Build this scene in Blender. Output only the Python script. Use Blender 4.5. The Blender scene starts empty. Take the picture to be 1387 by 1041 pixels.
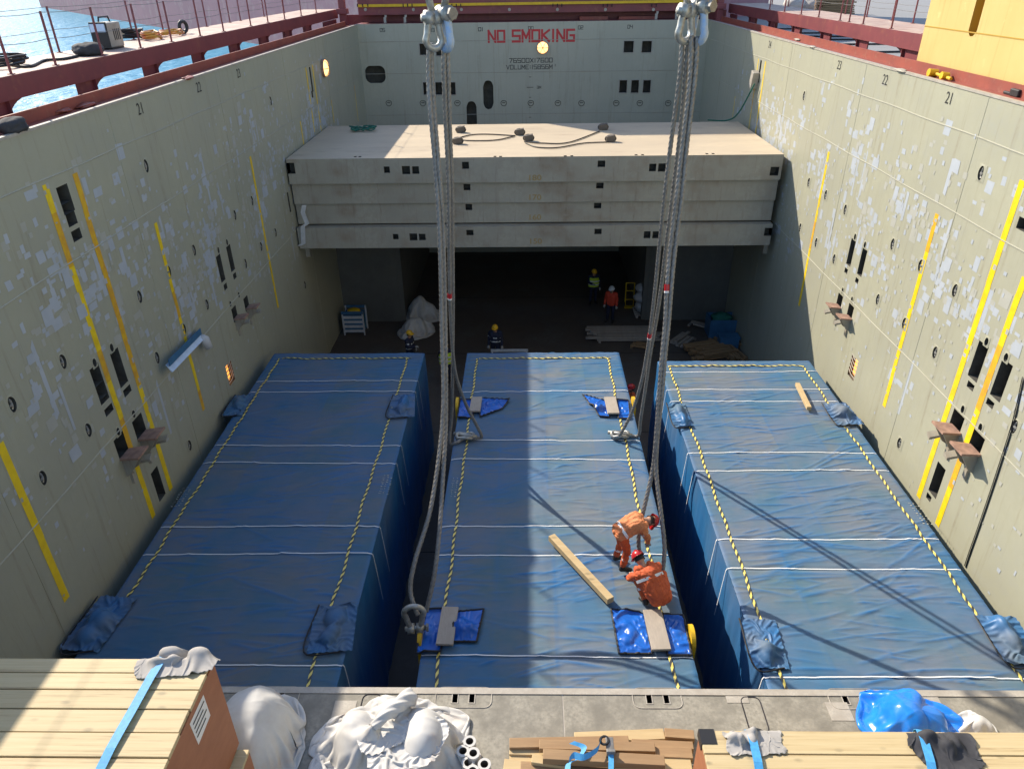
import bpy, bmesh, math, random
import numpy as np
from mathutils import Vector, Matrix, noise as mnoise
from math import radians as rad, sin, cos, pi
random.seed(7); RNG = np.random.default_rng(7)
scene = bpy.context.scene
COL = scene.collection

# ------------------------------------------------------------------ camera
CAMZ = 14.15                       # eye height above the tank top (hold floor z = 0)
F_PX, PITCH, YAW, ROLL = 985.69, .516097, -.023983, -.0153646
fw = np.array([sin(YAW)*cos(PITCH), cos(YAW)*cos(PITCH), -sin(PITCH)])
_r = np.array([cos(YAW), -sin(YAW), 0.]); _u = np.cross(_r, fw)
rt = _r*cos(ROLL)+_u*sin(ROLL); up = -_r*sin(ROLL)+_u*cos(ROLL)
cam = bpy.data.cameras.new('camera'); camo = bpy.data.objects.new('camera', cam); COL.objects.link(camo)
cam.sensor_width = 36; cam.lens = F_PX/1387*36; cam.clip_end = 3000; cam.clip_start = .1
camo.matrix_world = Matrix(((rt[0], up[0], -fw[0], 0), (rt[1], up[1], -fw[1], 0), (rt[2], up[2], -fw[2], CAMZ), (0, 0, 0, 1)))
scene.camera = camo
# ------------------------------------------------------------------ sky, sun, exposure
SUND = Vector((1.03, -1.0, -1.0)).normalized()
w = bpy.data.worlds.new('World'); scene.world = w; w.use_nodes = True
nt = w.node_tree; bg = nt.nodes['Background']; sk = nt.nodes.new('ShaderNodeTexSky')
sk.sky_type = 'NISHITA'; sk.sun_disc = False
sk.sun_elevation = math.asin(-SUND.z); sk.sun_rotation = math.atan2(-SUND.x, -SUND.y)
sk.air_density = 1.0; sk.dust_density = .7; sk.ozone_density = 1.4
nt.links.new(sk.outputs[0], bg.inputs[0]); bg.inputs[1].default_value = .135
sl = bpy.data.lights.new('sun', 'SUN'); so = bpy.data.objects.new('sun', sl); COL.objects.link(so)
sl.energy = 3.7; sl.angle = rad(.53); sl.color = (1, .90, .74)
so.rotation_euler = SUND.to_track_quat('-Z', 'Y').to_euler(); so.location = (-40, 40, 60)
vs = scene.view_settings; vs.view_transform = 'Standard'; vs.look = 'None'; vs.exposure = .98; vs.gamma = 1

# ------------------------------------------------------------------ pixel -> place
def ray(u, v): return fw+rt*(u-693.5)/F_PX-up*(v-520.5)/F_PX
def _at(u, v, i, val):
    d = ray(u, v); o = np.array([0, 0, CAMZ]); p = o+d*((val-o[i])/d[i]); return Vector(p)
def atX(u, v, x): return _at(u, v, 0, x)
def atY(u, v, y): return _at(u, v, 1, y)
def atZ(u, v, z): return _at(u, v, 2, z)

XL, XR, YB, YN = -8.48, 9.12, 40.5, -14.0      # hold sides, far bulkhead, near end
COAM, STK, DECK, BOXT, WATER = 11.88, 8.53, 6.05, 3.65, 4.6

# ------------------------------------------------------------------ helpers
ORG = {}
class MB:
    def __init__(s): s.v = []; s.f = []; s.m = []; s.uv = None
    def face(s, pts, m=0):
        i = len(s.v); s.v += [tuple(p) for p in pts]; s.f.append(tuple(range(i, i+len(pts)))); s.m.append(m); return s
    def obox(s, c, ax, ay, az, m=0):
        c, ax, ay, az = Vector(c), Vector(ax), Vector(ay), Vector(az); i = len(s.v)
        for k in (-1, 1):
            for a, b in ((-1, -1), (1, -1), (1, 1), (-1, 1)): s.v.append(tuple(c+ax*a+ay*b+az*k))
        for q in ((3, 2, 1, 0), (4, 5, 6, 7), (0, 1, 5, 4), (1, 2, 6, 5), (2, 3, 7, 6), (3, 0, 4, 7)):
            s.f.append(tuple(i+j for j in q)); s.m.append(m)
        return s
    def box(s, x0, y0, z0, x1, y1, z1, m=0):
        return s.obox(((x0+x1)/2, (y0+y1)/2, (z0+z1)/2), ((x1-x0)/2, 0, 0), (0, (y1-y0)/2, 0), (0, 0, (z1-z0)/2), m)
    def beam(s, a, b, w_, h, upv=(0, 0, 1), m=0):
        a, b = Vector(a), Vector(b); d = b-a; t = d.normalized(); sd = t.cross(Vector(upv))
        if sd.length < 1e-4: sd = t.cross(Vector((1, 0, 0)))
        sd.normalize(); u2 = sd.cross(t)
        return s.obox((a+b)/2, d/2, sd*w_/2, u2*h/2, m)
    def tube(s, path, r, n=8, m=0, caps=True, lobes=0, twist=0.0, closed=False):
        P = [Vector(p) for p in path]; N = len(P); i0 = len(s.v); ref = Vector((0, 0, 1)); acc = 0.0
        rr = r if isinstance(r, (list, tuple)) else [r]*N
        prev = None
        for k in range(N):
            if closed: t = P[(k+1) % N]-P[k-1]
            else: t = P[min(k+1, N-1)]-P[max(k-1, 0)]
            if t.length < 1e-9: t = Vector((0, 0, 1))
            t.normalize()
            if prev is None:
                a = t.cross(ref)
                if a.length < .1: a = t.cross(Vector((1, 0, 0)))
            else: a = prev-t*prev.dot(t)
            a.normalize(); prev = a; b = t.cross(a)
            if k: acc += (P[k]-P[k-1]).length
            for j in range(n):
                th = 2*pi*j/n
                q = rr[k]*(1+.12*cos(lobes*(th)) if lobes else 1)
                th += twist*acc
                s.v.append(tuple(P[k]+a*cos(th)*q+b*sin(th)*q))
        K = N if closed else N-1
        for k in range(K):
            for j in range(n):
                a0 = i0+k*n+j; a1 = i0+k*n+(j+1) % n; b0 = i0+((k+1) % N)*n+j; b1 = i0+((k+1) % N)*n+(j+1) % n
                s.f.append((a0, a1, b1, b0)); s.m.append(m)
        if caps and not closed:
            s.f.append(tuple(i0+j for j in range(n))[::-1]); s.m.append(m)
            s.f.append(tuple(i0+(N-1)*n+j for j in range(n))); s.m.append(m)
        return s
    def grid(s, fn, nu, nv, m=0):
        i = len(s.v)
        for a in range(nu+1):
            for b in range(nv+1): s.v.append(tuple(fn(a/nu, b/nv)))
        for a in range(nu):
            for b in range(nv):
                q = i+a*(nv+1)+b; s.f.append((q, q+nv+1, q+nv+2, q+1)); s.m.append(m)
        return s
    def sheet(s, mp, u0, u1, v0, v1, holes, depth=.4, m=0, mh=0):
        """flat plate in the (u,v) plane of mp(u,v,n) with rectangular pockets going to n = -depth"""
        H = [(max(a, u0), max(b, v0), min(c, u1), min(d, v1)) for a, b, c, d in holes]
        us = sorted({u0, u1, *[h[0] for h in H], *[h[2] for h in H]}); vv = sorted({v0, v1, *[h[1] for h in H], *[h[3] for h in H]})
        for b in range(len(vv)-1):
            cv = (vv[b]+vv[b+1])/2; hh = [h for h in H if h[1] < cv < h[3]]; run = None
            for a in range(len(us)-1):
                cu = (us[a]+us[a+1])/2
                if any(h[0] < cu < h[2] for h in hh):
                    if run is not None: s.face([mp(run, vv[b], 0), mp(us[a], vv[b], 0), mp(us[a], vv[b+1], 0), mp(run, vv[b+1], 0)], m); run = None
                elif run is None: run = us[a]
            if run is not None: s.face([mp(run, vv[b], 0), mp(us[-1], vv[b], 0), mp(us[-1], vv[b+1], 0), mp(run, vv[b+1], 0)], m)
        for a, b, c, d in H:
            q = [(a, b), (c, b), (c, d), (a, d)]
            for k in range(4):
                p, r = q[k], q[(k+1) % 4]; s.face([mp(*p, 0), mp(*r, 0), mp(*r, -depth), mp(*p, -depth)], mh)
            s.face([mp(*p, -depth) for p in q], mh)
        return s
    def mesh(s, name, mats, off=Vector((0, 0, 0)), smooth=False):
        me = bpy.data.meshes.new(name); me.from_pydata([(x-off.x, y-off.y, z-off.z) for x, y, z in s.v], [], s.f)
        for mt in (mats if isinstance(mats, (list, tuple)) else [mats]): me.materials.append(mt)
        me.polygons.foreach_set('material_index', s.m)
        if smooth: me.polygons.foreach_set('use_smooth', [True]*len(s.f))
        me.update(); return me
    def build(s, name, mats, parent=None, smooth=False, bevel=0.0):
        A = np.array(s.v)
        if parent is not None: off = ORG[parent.name]
        else: off = Vector(((A[:, 0].min()+A[:, 0].max())/2, (A[:, 1].min()+A[:, 1].max())/2, A[:, 2].min()))
        me = s.mesh(name, mats, off, smooth); o = bpy.data.objects.new(name, me); COL.objects.link(o)
        if parent is not None: o.parent = parent
        else: o.location = off
        ORG[o.name] = off.copy()
        if bevel:
            b = o.modifiers.new('bevel', 'BEVEL'); b.width = bevel; b.segments = 2; b.limit_method = 'ANGLE'
        return o
def tag(o, label=None, cat=None, group=None, kind=None):
    if label: o['label'] = label
    if cat: o['category'] = cat
    if group: o['group'] = group
    if kind: o['kind'] = kind
    return o
def thing(name, loc, label, cat, group=None):
    o = bpy.data.objects.new(name, None); COL.objects.link(o); o.location = loc; ORG[o.name] = Vector(loc); o.empty_display_size = .2
    return tag(o, label, cat, group)
def inst(name, me, loc, parent=None, rot=(0, 0, 0), scale=None):
    o = bpy.data.objects.new(name, me); COL.objects.link(o); loc = Vector(loc)
    o.location = loc-(ORG[parent.name] if parent is not None else Vector((0, 0, 0))); o.rotation_euler = rot
    if parent is not None: o.parent = parent
    if scale: o.scale = scale
    ORG[o.name] = loc; return o
def perlin(x, y, seed=0):
    x = np.asarray(x, float); y = np.asarray(y, float); r = np.random.default_rng(seed); T = r.random((256, 256))*2*pi
    xi = np.floor(x).astype(int); yi = np.floor(y).astype(int); xf = x-xi; yf = y-yi
    def g(ix, iy, dx, dy): a = T[ix % 256, iy % 256]; return np.cos(a)*dx+np.sin(a)*dy
    sx = xf**3*(xf*(xf*6-15)+10); sy = yf**3*(yf*(yf*6-15)+10)
    a = g(xi, yi, xf, yf); b = g(xi+1, yi, xf-1, yf); c = g(xi, yi+1, xf, yf-1); d = g(xi+1, yi+1, xf-1, yf-1)
    return ((a+(b-a)*sx)+((c+(d-c)*sx)-(a+(b-a)*sx))*sy)*1.5

# ------------------------------------------------------------------ materials
MATS = {}
def pm(name, col, col2=None, rough=.6, metal=0., scale=3., detail=5., lo=.35, hi=.65, bump=0., bscale=None, stretch=(1, 1, 1), col3=None, scale3=.6, lo3=.5, hi3=.7, emit=None, es=0., spec=None, fine=0., knots=0., streak=None, sfreq=(1, 4, .22)):
    m = bpy.data.materials.new(name); m.use_nodes = True; t = m.node_tree; N = t.nodes; L = t.links; b = N['Principled BSDF']
    b.inputs['Roughness'].default_value = rough; b.inputs['Metallic'].default_value = metal
    if spec is not None: b.inputs['Specular IOR Level'].default_value = spec
    tc = N.new('ShaderNodeTexCoord'); mp = N.new('ShaderNodeMapping'); mp.inputs['Scale'].default_value = stretch; L.new(tc.outputs['Object'], mp.inputs[0])
    def nz(sc, det=detail, ro=.6):
        n = N.new('ShaderNodeTexNoise'); n.inputs['Scale'].default_value = sc; n.inputs['Detail'].default_value = det; n.inputs['Roughness'].default_value = ro
        L.new(mp.outputs[0], n.inputs['Vector']); return n.outputs['Fac']
    def rng(x, a, c):
        r = N.new('ShaderNodeMapRange'); r.inputs[1].default_value = a; r.inputs[2].default_value = c; L.new(x, r.inputs[0]); return r.outputs[0]
    def mix(fac, a, c):
        x = N.new('ShaderNodeMix'); x.data_type = 'RGBA'
        L.new(fac, x.inputs[0])
        for k, q in ((6, a), (7, c)):
            if isinstance(q, tuple): x.inputs[k].default_value = (*q, 1)
            else: L.new(q, x.inputs[k])
        return x.outputs[2]
    out = None
    if col2: out = mix(rng(nz(scale), lo, hi), col, col2)
    if col3: out = mix(rng(nz(scale3, 6., .7), lo3, hi3), out or col, col3)
    if streak:
        m3 = N.new('ShaderNodeMapping'); m3.inputs['Scale'].default_value = sfreq; L.new(tc.outputs['Object'], m3.inputs[0]); n3 = N.new('ShaderNodeTexNoise'); n3.inputs['Scale'].default_value = 1.6; n3.inputs['Detail'].default_value = 7; n3.inputs['Roughness'].default_value = .7; L.new(m3.outputs[0], n3.inputs['Vector'])
        out = mix(rng(n3.outputs['Fac'], .54, .9), out or col, streak)
    if knots:
        vo = N.new('ShaderNodeTexVoronoi'); vo.inputs['Scale'].default_value = knots; m2 = N.new('ShaderNodeMapping'); m2.inputs['Scale'].default_value = (.6, 1.3, 1); L.new(tc.outputs['Object'], m2.inputs[0]); L.new(m2.outputs[0], vo.inputs['Vector'])
        out = mix(rng(vo.outputs['Distance'], .17, .06), out or col, tuple(c*.38 for c in col))
        oi = N.new('ShaderNodeObjectInfo'); out = mix(rng(oi.outputs['Random'], 0., 3.2), out, tuple(c*.55 for c in col))
    if fine:
        d = tuple(c*(1-fine) for c in col); out = mix(rng(nz(scale*9, 3.), .4, .75), out or col, d) if fine > 0 else out
    if out: L.new(out, b.inputs['Base Color'])
    else: b.inputs['Base Color'].default_value = (*col, 1)
    if bump:
        bn = N.new('ShaderNodeBump'); bn.inputs['Strength'].default_value = bump; bn.inputs['Distance'].default_value = .05
        L.new(nz(bscale or scale*2), bn.inputs['Height']); L.new(bn.outputs[0], b.inputs['Normal'])
    if emit: b.inputs['Emission Color'].default_value = (*emit, 1); b.inputs['Emission Strength'].default_value = es
    MATS[name] = m; m['n'] = 0; return m
M_wall = pm('hold_paint', (.385, .375, .275), (.345, .338, .262), .5, scale=.5, bump=.12, bscale=.7, col3=(.33, .335, .285), scale3=1.4, lo3=.55, hi3=.8, fine=.08, streak=(.20, .155, .09))
M_wall2 = pm('sky_lightened_paint', (.42, .405, .32), (.37, .36, .285), .5, scale=.6, bump=.14, bscale=.6, fine=.08, streak=(.22, .18, .12), sfreq=(4, 1, .22))  # hold paint lightened to stand in for extra skylight on the bulkhead
M_pocket = pm('pocket_shade_tone', (.085, .08, .066), (.05, .047, .04), .8, scale=4)  # hold paint darkened, pocket shade put into the colour; also on lashing rings
M_patch = pm('touch_up_paint', (.43, .46, .495), (.38, .41, .44), .5, scale=2)
M_patch2 = pm('thin_touch_up_paint', (.41, .405, .355), (.38, .375, .32), .5, scale=3)
M_yel = pm('stripe_yellow', (.86, .62, .01), (.75, .5, .01), .5, scale=6)
M_org = pm('stripe_old_yellow', (.72, .43, .01), (.6, .3, .03), .55, scale=6)
M_maroon = pm('maroon_paint', (.22, .05, .055), (.17, .04, .048), .5, scale=1.2, col3=(.26, .09, .06), scale3=2.5, lo3=.55, hi3=.75)
M_redstrip = pm('red_primer', (.30, .07, .045), (.22, .055, .04), .55, scale=2, col3=(.33, .14, .09), scale3=4, lo3=.55, hi3=.75)
M_deckpaint = pm('worn_walkway', (.55, .42, .33), (.36, .2, .16), .7, scale=2.5, fine=.2)
M_dark = pm('dark_gap', (.02, .016, .02), None, .8)
M_platform = pm('worn_platform_steel', (.58, .475, .335), (.48, .395, .285), .65, scale=.9, stretch=(.35, 1, 1), col3=(.37, .28, .2), scale3=1.6, lo3=.54, hi3=.75, fine=.12, bump=.05)
M_panel = pm('panel_paint', (.40, .37, .30), (.34, .31, .25), .55, scale=.8, col3=(.24, .16, .10), scale3=.9, lo3=.5, hi3=.75, fine=.12, streak=(.16, .1, .06), sfreq=(5, 1, .5), bump=.1, bscale=3)
M_shade = pm('shade_darkened_paint', (.15, .145, .125), (.11, .105, .09), .7, scale=.8, fine=.15)  # hold paint darkened to put the under-stack shade into the colour
M_deck = pm('dirty_deck_steel', (.30, .275, .225), (.18, .165, .135), .75, scale=2.4, lo=.4, hi=.62, col3=(.36, .335, .28), scale3=.8, lo3=.5, hi3=.72, fine=.35, bump=.15, bscale=12)
M_lip = pm('bare_lip', (.45, .41, .35), (.33, .29, .24), .6, scale=5, fine=.25)
M_floor = pm('tank_top_paint', (.11, .088, .072), (.075, .06, .05), .7, scale=1, col3=(.13, .13, .125), scale3=.5, fine=.2)
M_black = pm('black_print', (.02, .02, .02), None, .6)
M_faded = pm('faded_print', (.38, .26, .1), None, .6)
M_red = pm('red_letters', (.5, .03, .035), None, .55)
M_steel = pm('wire_steel', (.27, .26, .245), (.18, .17, .16), .5, .3, scale=14)
M_galv = pm('galvanised', (.46, .46, .44), (.28, .27, .24), .45, .55, scale=9, col3=(.2, .16, .12), scale3=7, lo3=.58, hi3=.72)
M_galvb = pm('blue_worn_paint', (.25, .42, .7), (.45, .5, .55), .5, .2, scale=9)
M_rust = pm('rusty_plate', (.42, .25, .18), (.25, .15, .11), .7, scale=6)
M_wood = pm('pale_planed_wood', (.62, .49, .275), (.52, .385, .19), .65, scale=1.5, stretch=(.5, 20, 20), lo=.38, hi=.62, col3=(.24, .14, .07), scale3=1.5, lo3=.56, hi3=.7, fine=.2, knots=4.5)
M_wood2 = pm('grey_board', (.42, .36, .30), (.33, .28, .23), .7, scale=2, stretch=(3, .5, 3), fine=.2)
M_timber = pm('brown_timber', (.40, .25, .125), (.25, .14, .065), .7, scale=2.5, stretch=(.4, 4, 4), fine=.3, knots=3.)
M_timber2 = pm('pale_timber', (.60, .45, .24), (.48, .33, .16), .7, scale=2.5, stretch=(.4, 4, 4), fine=.2, knots=3.)
M_ply = pm('orange_plywood', (.38, .15, .07), (.31, .115, .052), .6, scale=3, stretch=(1, 1, 3), fine=.15)
M_paper = pm('paper', (.75, .74, .72), None, .7)
M_strapb = pm('blue_webbing', (.07, .36, .68), (.055, .28, .56), .6, scale=30)
M_bag = pm('white_woven_bag', (.56, .545, .52), (.49, .47, .44), .65, scale=3, col3=(.52, .40, .33), scale3=1.6, lo3=.55, hi3=.75)
M_rag = pm('grey_rag', (.40, .375, .35), (.33, .31, .285), .85, scale=6)
M_ragd = pm('black_rag', (.03, .03, .036), (.05, .05, .055), .85, scale=6)
M_bluebag = pm('blue_plastic', (.01, .16, .62), (.02, .22, .72), .25, scale=4)
M_orange = pm('orange_coverall', (.62, .115, .03), (.45, .07, .02), .75, scale=5, bump=.6, bscale=7, fine=.2)
M_orange2 = pm('faded_orange_coverall', (.66, .25, .10), (.55, .14, .04), .75, scale=5, bump=.6, bscale=7, fine=.15)
M_refl = pm('reflective_band', (.72, .72, .70), None, .35)
M_helr = pm('red_helmet_shell', (.45, .015, .02), None, .3)
M_hely = pm('yellow_helmet_shell', (.75, .42, .02), None, .35)
M_helw = pm('white_helmet_shell', (.75, .75, .74), None, .35)
M_skin = pm('skin', (.42, .23, .15), None, .55)
M_boot = pm('boot_leather', (.02, .018, .016), None, .6)
M_navy = pm('navy_cloth', (.018, .022, .05), (.012, .016, .035), .8, scale=8)
M_hiviz = pm('hi_vis_yellow', (.55, .72, .05), None, .7)
M_hivr = pm('hi_vis_red', (.62, .06, .025), None, .7)
M_glove = pm('work_glove', (.35, .33, .3), None, .8)
M_hair = pm('dark_hair', (.012, .01, .009), None, .7)
M_green = pm('green_rope', (.02, .16, .11), (.015, .11, .08), .8, scale=12)
M_yplate = pm('yellow_lug', (.72, .46, .01), (.6, .36, .01), .5, scale=7)
M_crane = pm('crane_yellow', (.60, .45, .17), (.56, .41, .145), .5, scale=.8, streak=(.42, .25, .06), col3=(.70, .5, .2), scale3=2.2, lo3=.62, hi3=.7)
M_cranes = pm('crane_slot_yellow', (.42, .25, .03), None, .6)
M_lamp = pm('lamp_glow', (.9, .4, .1), None, .5, emit=(1, .38, .06), es=.9)
M_lamph = pm('lamp_bulb', (1, .8, .5), None, .5, emit=(1, .5, .16), es=1.3)
M_cage = pm('lamp_cage', (.12, .1, .08), None, .6)
M_white = pm('white_enamel', (.62, .62, .62), (.5, .5, .5), .45, scale=5)
M_silver = pm('bluish_sheet_metal', (.58, .72, .9), (.48, .6, .78), .35, scale=6)
M_hull2 = pm('faded_maroon_hull', (.30, .14, .17), (.25, .12, .15), .7, scale=.12, col3=(.34, .22, .22), scale3=.3, lo3=.5, hi3=.7)
M_hose = pm('black_hose', (.015, .015, .017), None, .5)
M_redhose = pm('red_hose', (.5, .05, .03), (.6, .35, .05), .5, scale=3)
M_quay = pm('quay_boards', (.30, .29, .28), (.23, .23, .23), .8, scale=1.5, stretch=(.3, 3, 1), fine=.15)
M_bluebox = pm('blue_plastic_crate', (.05, .16, .30), (.04, .12, .22), .5, scale=3)
M_strapw = pm('white_strapping', (.80, .80, .80), None, .45)
M_tarpb = pm('bright_tarp', (.012, .13, .55), (.008, .09, .42), .32, scale=3)
M_tarpk = pm('black_hem', (.015, .016, .02), None, .6)

def tarp_material():
    m = bpy.data.materials.new('dusty_blue_tarp'); m.use_nodes = True; t = m.node_tree; N = t.nodes; L = t.links; b = N['Principled BSDF']
    b.inputs['Roughness'].default_value = .55; b.inputs['Specular IOR Level'].default_value = .35
    tc = N.new('ShaderNodeTexCoord')
    def nz(sc, st, det=6.):
        mp = N.new('ShaderNodeMapping'); mp.inputs['Scale'].default_value = st; L.new(tc.outputs['Object'], mp.inputs[0])
        n = N.new('ShaderNodeTexNoise'); n.inputs['Scale'].default_value = sc; n.inputs['Detail'].default_value = det; n.inputs['Roughness'].default_value = .62; L.new(mp.outputs[0], n.inputs['Vector']); return n.outputs['Fac']
    def rng(x, a, c, d=0., e=1.):
        r = N.new('ShaderNodeMapRange'); r.inputs[1].default_value = a; r.inputs[2].default_value = c; r.inputs[3].default_value = d; r.inputs[4].default_value = e; L.new(x, r.inputs[0]); return r.outputs[0]
    def mth(op, a, c):
        x = N.new('ShaderNodeMath'); x.operation = op
        for k, q in enumerate((a, c)):
            if isinstance(q, (int, float)): x.inputs[k].default_value = q
            else: L.new(q, x.inputs[k])
        return x.outputs[0]
    at = N.new('ShaderNodeAttribute'); at.attribute_name = 'dust'
    d1 = rng(nz(.55, (.5, 1, 1)), .33, .66, .74, 1.0); d2 = rng(nz(5., (1, 1, 1)), .3, .7, .92, 1.0); d3 = rng(nz(3., (.12, 2.2, 1)), .35, .65, .86, 1.0)
    f = mth('MULTIPLY', mth('MULTIPLY', d1, mth('MULTIPLY', d2, d3)), at.outputs['Fac'])
    x = N.new('ShaderNodeMix'); x.data_type = 'RGBA'; L.new(f, x.inputs[0])
    x.inputs[6].default_value = (.008, .122, .33, 1); L.new(x.outputs[2], b.inputs['Base Color'])
    y = N.new('ShaderNodeMix'); y.data_type = 'RGBA'; L.new(rng(nz(.8, (.7, .7, 1)), .36, .58), y.inputs[0]); y.inputs[6].default_value = (.085, .148, .16, 1); y.inputs[7].default_value = (.175, .17, .145, 1); L.new(y.outputs[2], x.inputs[7])
    L.new(rng(f, 0., .8, .34, .75), b.inputs['Roughness'])
    bn = N.new('ShaderNodeBump'); bn.inputs['Strength'].default_value = .3; bn.inputs['Distance'].default_value = .03; L.new(nz(2.5, (.5, 2.4, 1)), bn.inputs['Height']); L.new(bn.outputs[0], b.inputs['Normal'])
    return m
M_tarp = tarp_material()
def tape_material():
    m = bpy.data.materials.new('striped_tape'); m.use_nodes = True; t = m.node_tree; N = t.nodes; L = t.links; b = N['Principled BSDF']; b.inputs['Roughness'].default_value = .5
    uv = N.new('ShaderNodeUVMap'); sp = N.new('ShaderNodeSeparateXYZ'); L.new(uv.outputs[0], sp.inputs[0])
    a = N.new('ShaderNodeMath'); a.operation = 'MULTIPLY_ADD'; L.new(sp.outputs[1], a.inputs[0]); a.inputs[1].default_value = .55; L.new(sp.outputs[0], a.inputs[2])
    fr = N.new('ShaderNodeMath'); fr.operation = 'FRACT'; L.new(a.outputs[0], fr.inputs[0])
    gt = N.new('ShaderNodeMath'); gt.operation = 'GREATER_THAN'; L.new(fr.outputs[0], gt.inputs[0]); gt.inputs[1].default_value = .5
    x = N.new('ShaderNodeMix'); x.data_type = 'RGBA'; L.new(gt.outputs[0], x.inputs[0]); x.inputs[6].default_value = (.84, .68, .17, 1); x.inputs[7].default_value = (.05, .05, .045, 1)
    L.new(x.outputs[2], b.inputs['Base Color']); return m
M_tape = tape_material()
def water_material():
    m = bpy.data.materials.new('harbour_water'); m.use_nodes = True; t = m.node_tree; N = t.nodes; L = t.links; b = N['Principled BSDF']
    b.inputs['Base Color'].default_value = (.05, .26, .42, 1); b.inputs['Roughness'].default_value = .3; b.inputs['Specular IOR Level'].default_value = .12; b.inputs['IOR'].default_value = 1.33
    tc = N.new('ShaderNodeTexCoord'); n = N.new('ShaderNodeTexNoise'); n.inputs['Scale'].default_value = .55; n.inputs['Detail'].default_value = 4; L.new(tc.outputs['Object'], n.inputs['Vector'])
    bn = N.new('ShaderNodeBump'); bn.inputs['Strength'].default_value = .8; bn.inputs['Distance'].default_value = .7; L.new(n.outputs['Fac'], bn.inputs['Height']); L.new(bn.outputs[0], b.inputs['Normal'])
    return m
M_water = water_material()

_txt = {}
def text(name, s, h, pos, xd, yd, mat, parent, bold=0.0, sx=1.0):
    """flat lettering: pos = centre, xd/yd = reading and up directions"""
    if (s, bold) not in _txt:
        c = bpy.data.curves.new('t', 'FONT'); c.body = s; c.size = 1; c.align_x = 'CENTER'; c.align_y = 'CENTER'; c.offset = bold
        o = bpy.data.objects.new('t', c); COL.objects.link(o); me = bpy.data.meshes.new_from_object(o.evaluated_get(bpy.context.evaluated_depsgraph_get())); bpy.data.objects.remove(o)
        _txt[(s, bold)] = ([v.co.copy() for v in me.vertices], [tuple(p.vertices) for p in me.polygons])
    V, Fc = _txt[(s, bold)]; pos, xd, yd = Vector(pos), Vector(xd).normalized(), Vector(yd).normalized(); n = xd.cross(yd)
    hh = max(v.y for v in V)-min(v.y for v in V); k = h/hh; b = MB()
    b.v = [tuple(pos+xd*v.x*k*sx+yd*v.y*k+n*.006) for v in V]; b.f = Fc; b.m = [0]*len(Fc)
    return b.build(name, mat, parent)

# ================================================================== THE SETTING
# water
b = MB()
for x0, y0, x1, y1 in ((-1500, -300, XL-3.05, 1800), (XR+4.45, -300, 1500, 1800), (XL-3.05, YB+5, XR+4.45, 1800), (XL-3.05, -300, XR+4.45, YN-1)):
    b.face([(x0, y0, WATER), (x1, y0, WATER), (x1, y1, WATER), (x0, y1, WATER)])
tag(b.build('water', M_water), kind='structure')
# hold floor
b = MB().box(XL-.3, YN, -.3, XR+.3, YB+.3, 0); hf = tag(b.build('hold_floor', M_floor), kind='structure')
for y in np.arange(-9, 40, 6.1): MB().box(XL, y, .0005, XR, y+.03, .004).build('weld_seam', M_dark, hf)

# ---- pocket positions read from the photograph (centre u,v and width, height in metres)
LP = [(299, 363.5, .3, .75), (312.4, 349.6, .3, .75), (161.5, 498, .32, .8), (135, 520, .32, .8), (137.5, 529, .3, .3), (214.5, 655, .32, .8), (89, 270, .36, .5), (95, 290, .3, .42),
      (104, 318, .3, .2), (318, 373.5, .22, .16), (305.5, 388, .22, .16), (172.5, 529, .3, .16), (147.6, 554.8, .3, .16),
      (334, 411, .34, .42), (318, 425, .34, .42), (165, 603, .42, .5), (189, 578, .42, .5), (421.5, 108, .2, .9), (423, 128, .2, .25), (391.5, 274, .16, .7)]
RP = [(1152.6, 342, .3, .75), (1167.7, 355.4, .3, .75), (1324.7, 489.6, .34, .8), (1356, 515, .34, .8), (1269, 650, .34, .8), (1385, 304, .3, .22),
      (1146, 366.7, .2, .14), (1160.6, 380, .2, .14), (1314.6, 522.5, .24, .14), (1341, 546, .24, .14), (1258, 673, .2, .14),
      (1137, 408, .34, .42), (1151.5, 422.5, .34, .42), (1295, 573, .42, .5), (1321.5, 601, .42, .5), (1029, 97, .2, .8)]
ov_L = [(295.3, 338.7), (307, 328), (311.6, 411.4), (323, 399.3), (150.6, 470.7), (127.4, 491), (180.4, 560.4), (159.5, 584.3)]
ov_R = [(1158.6, 320.6), (1172, 331.4), (1141.7, 393.2), (1154.3, 405.6), (1336.8, 462.6), (1363.3, 483.8), (1304.5, 554), (1328.4, 578.5)]
cup_L = [(84, 490), (188, 402), (228, 368), (262, 339), (248.6, 446), (212, 484.6), (279.6, 412.7), (317.4, 291.5), (340.7, 272), (332, 357), (15, 548), (118.6, 582.6), (56.8, 647.4), (256, 603), (372.7, 315), (353, 334), (412.6, 386), (366, 137), (197, 225)]
cup_R = [(1119, 264), (1145.5, 284), (1084.4, 308.4), (1106, 328.6), (1130.4, 350.8), (1209.8, 330.7), (1247.7, 359.7), (1189.7, 405.6), (1225.7, 438), (1294.4, 393.7), (1267.4, 477.5), (1375, 578), (1219, 600), (1329.7, 234.7), (1096, 247), (1089.6, 130)]
CW, CH, OW, OH = .115, .15, .065, .09
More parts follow.
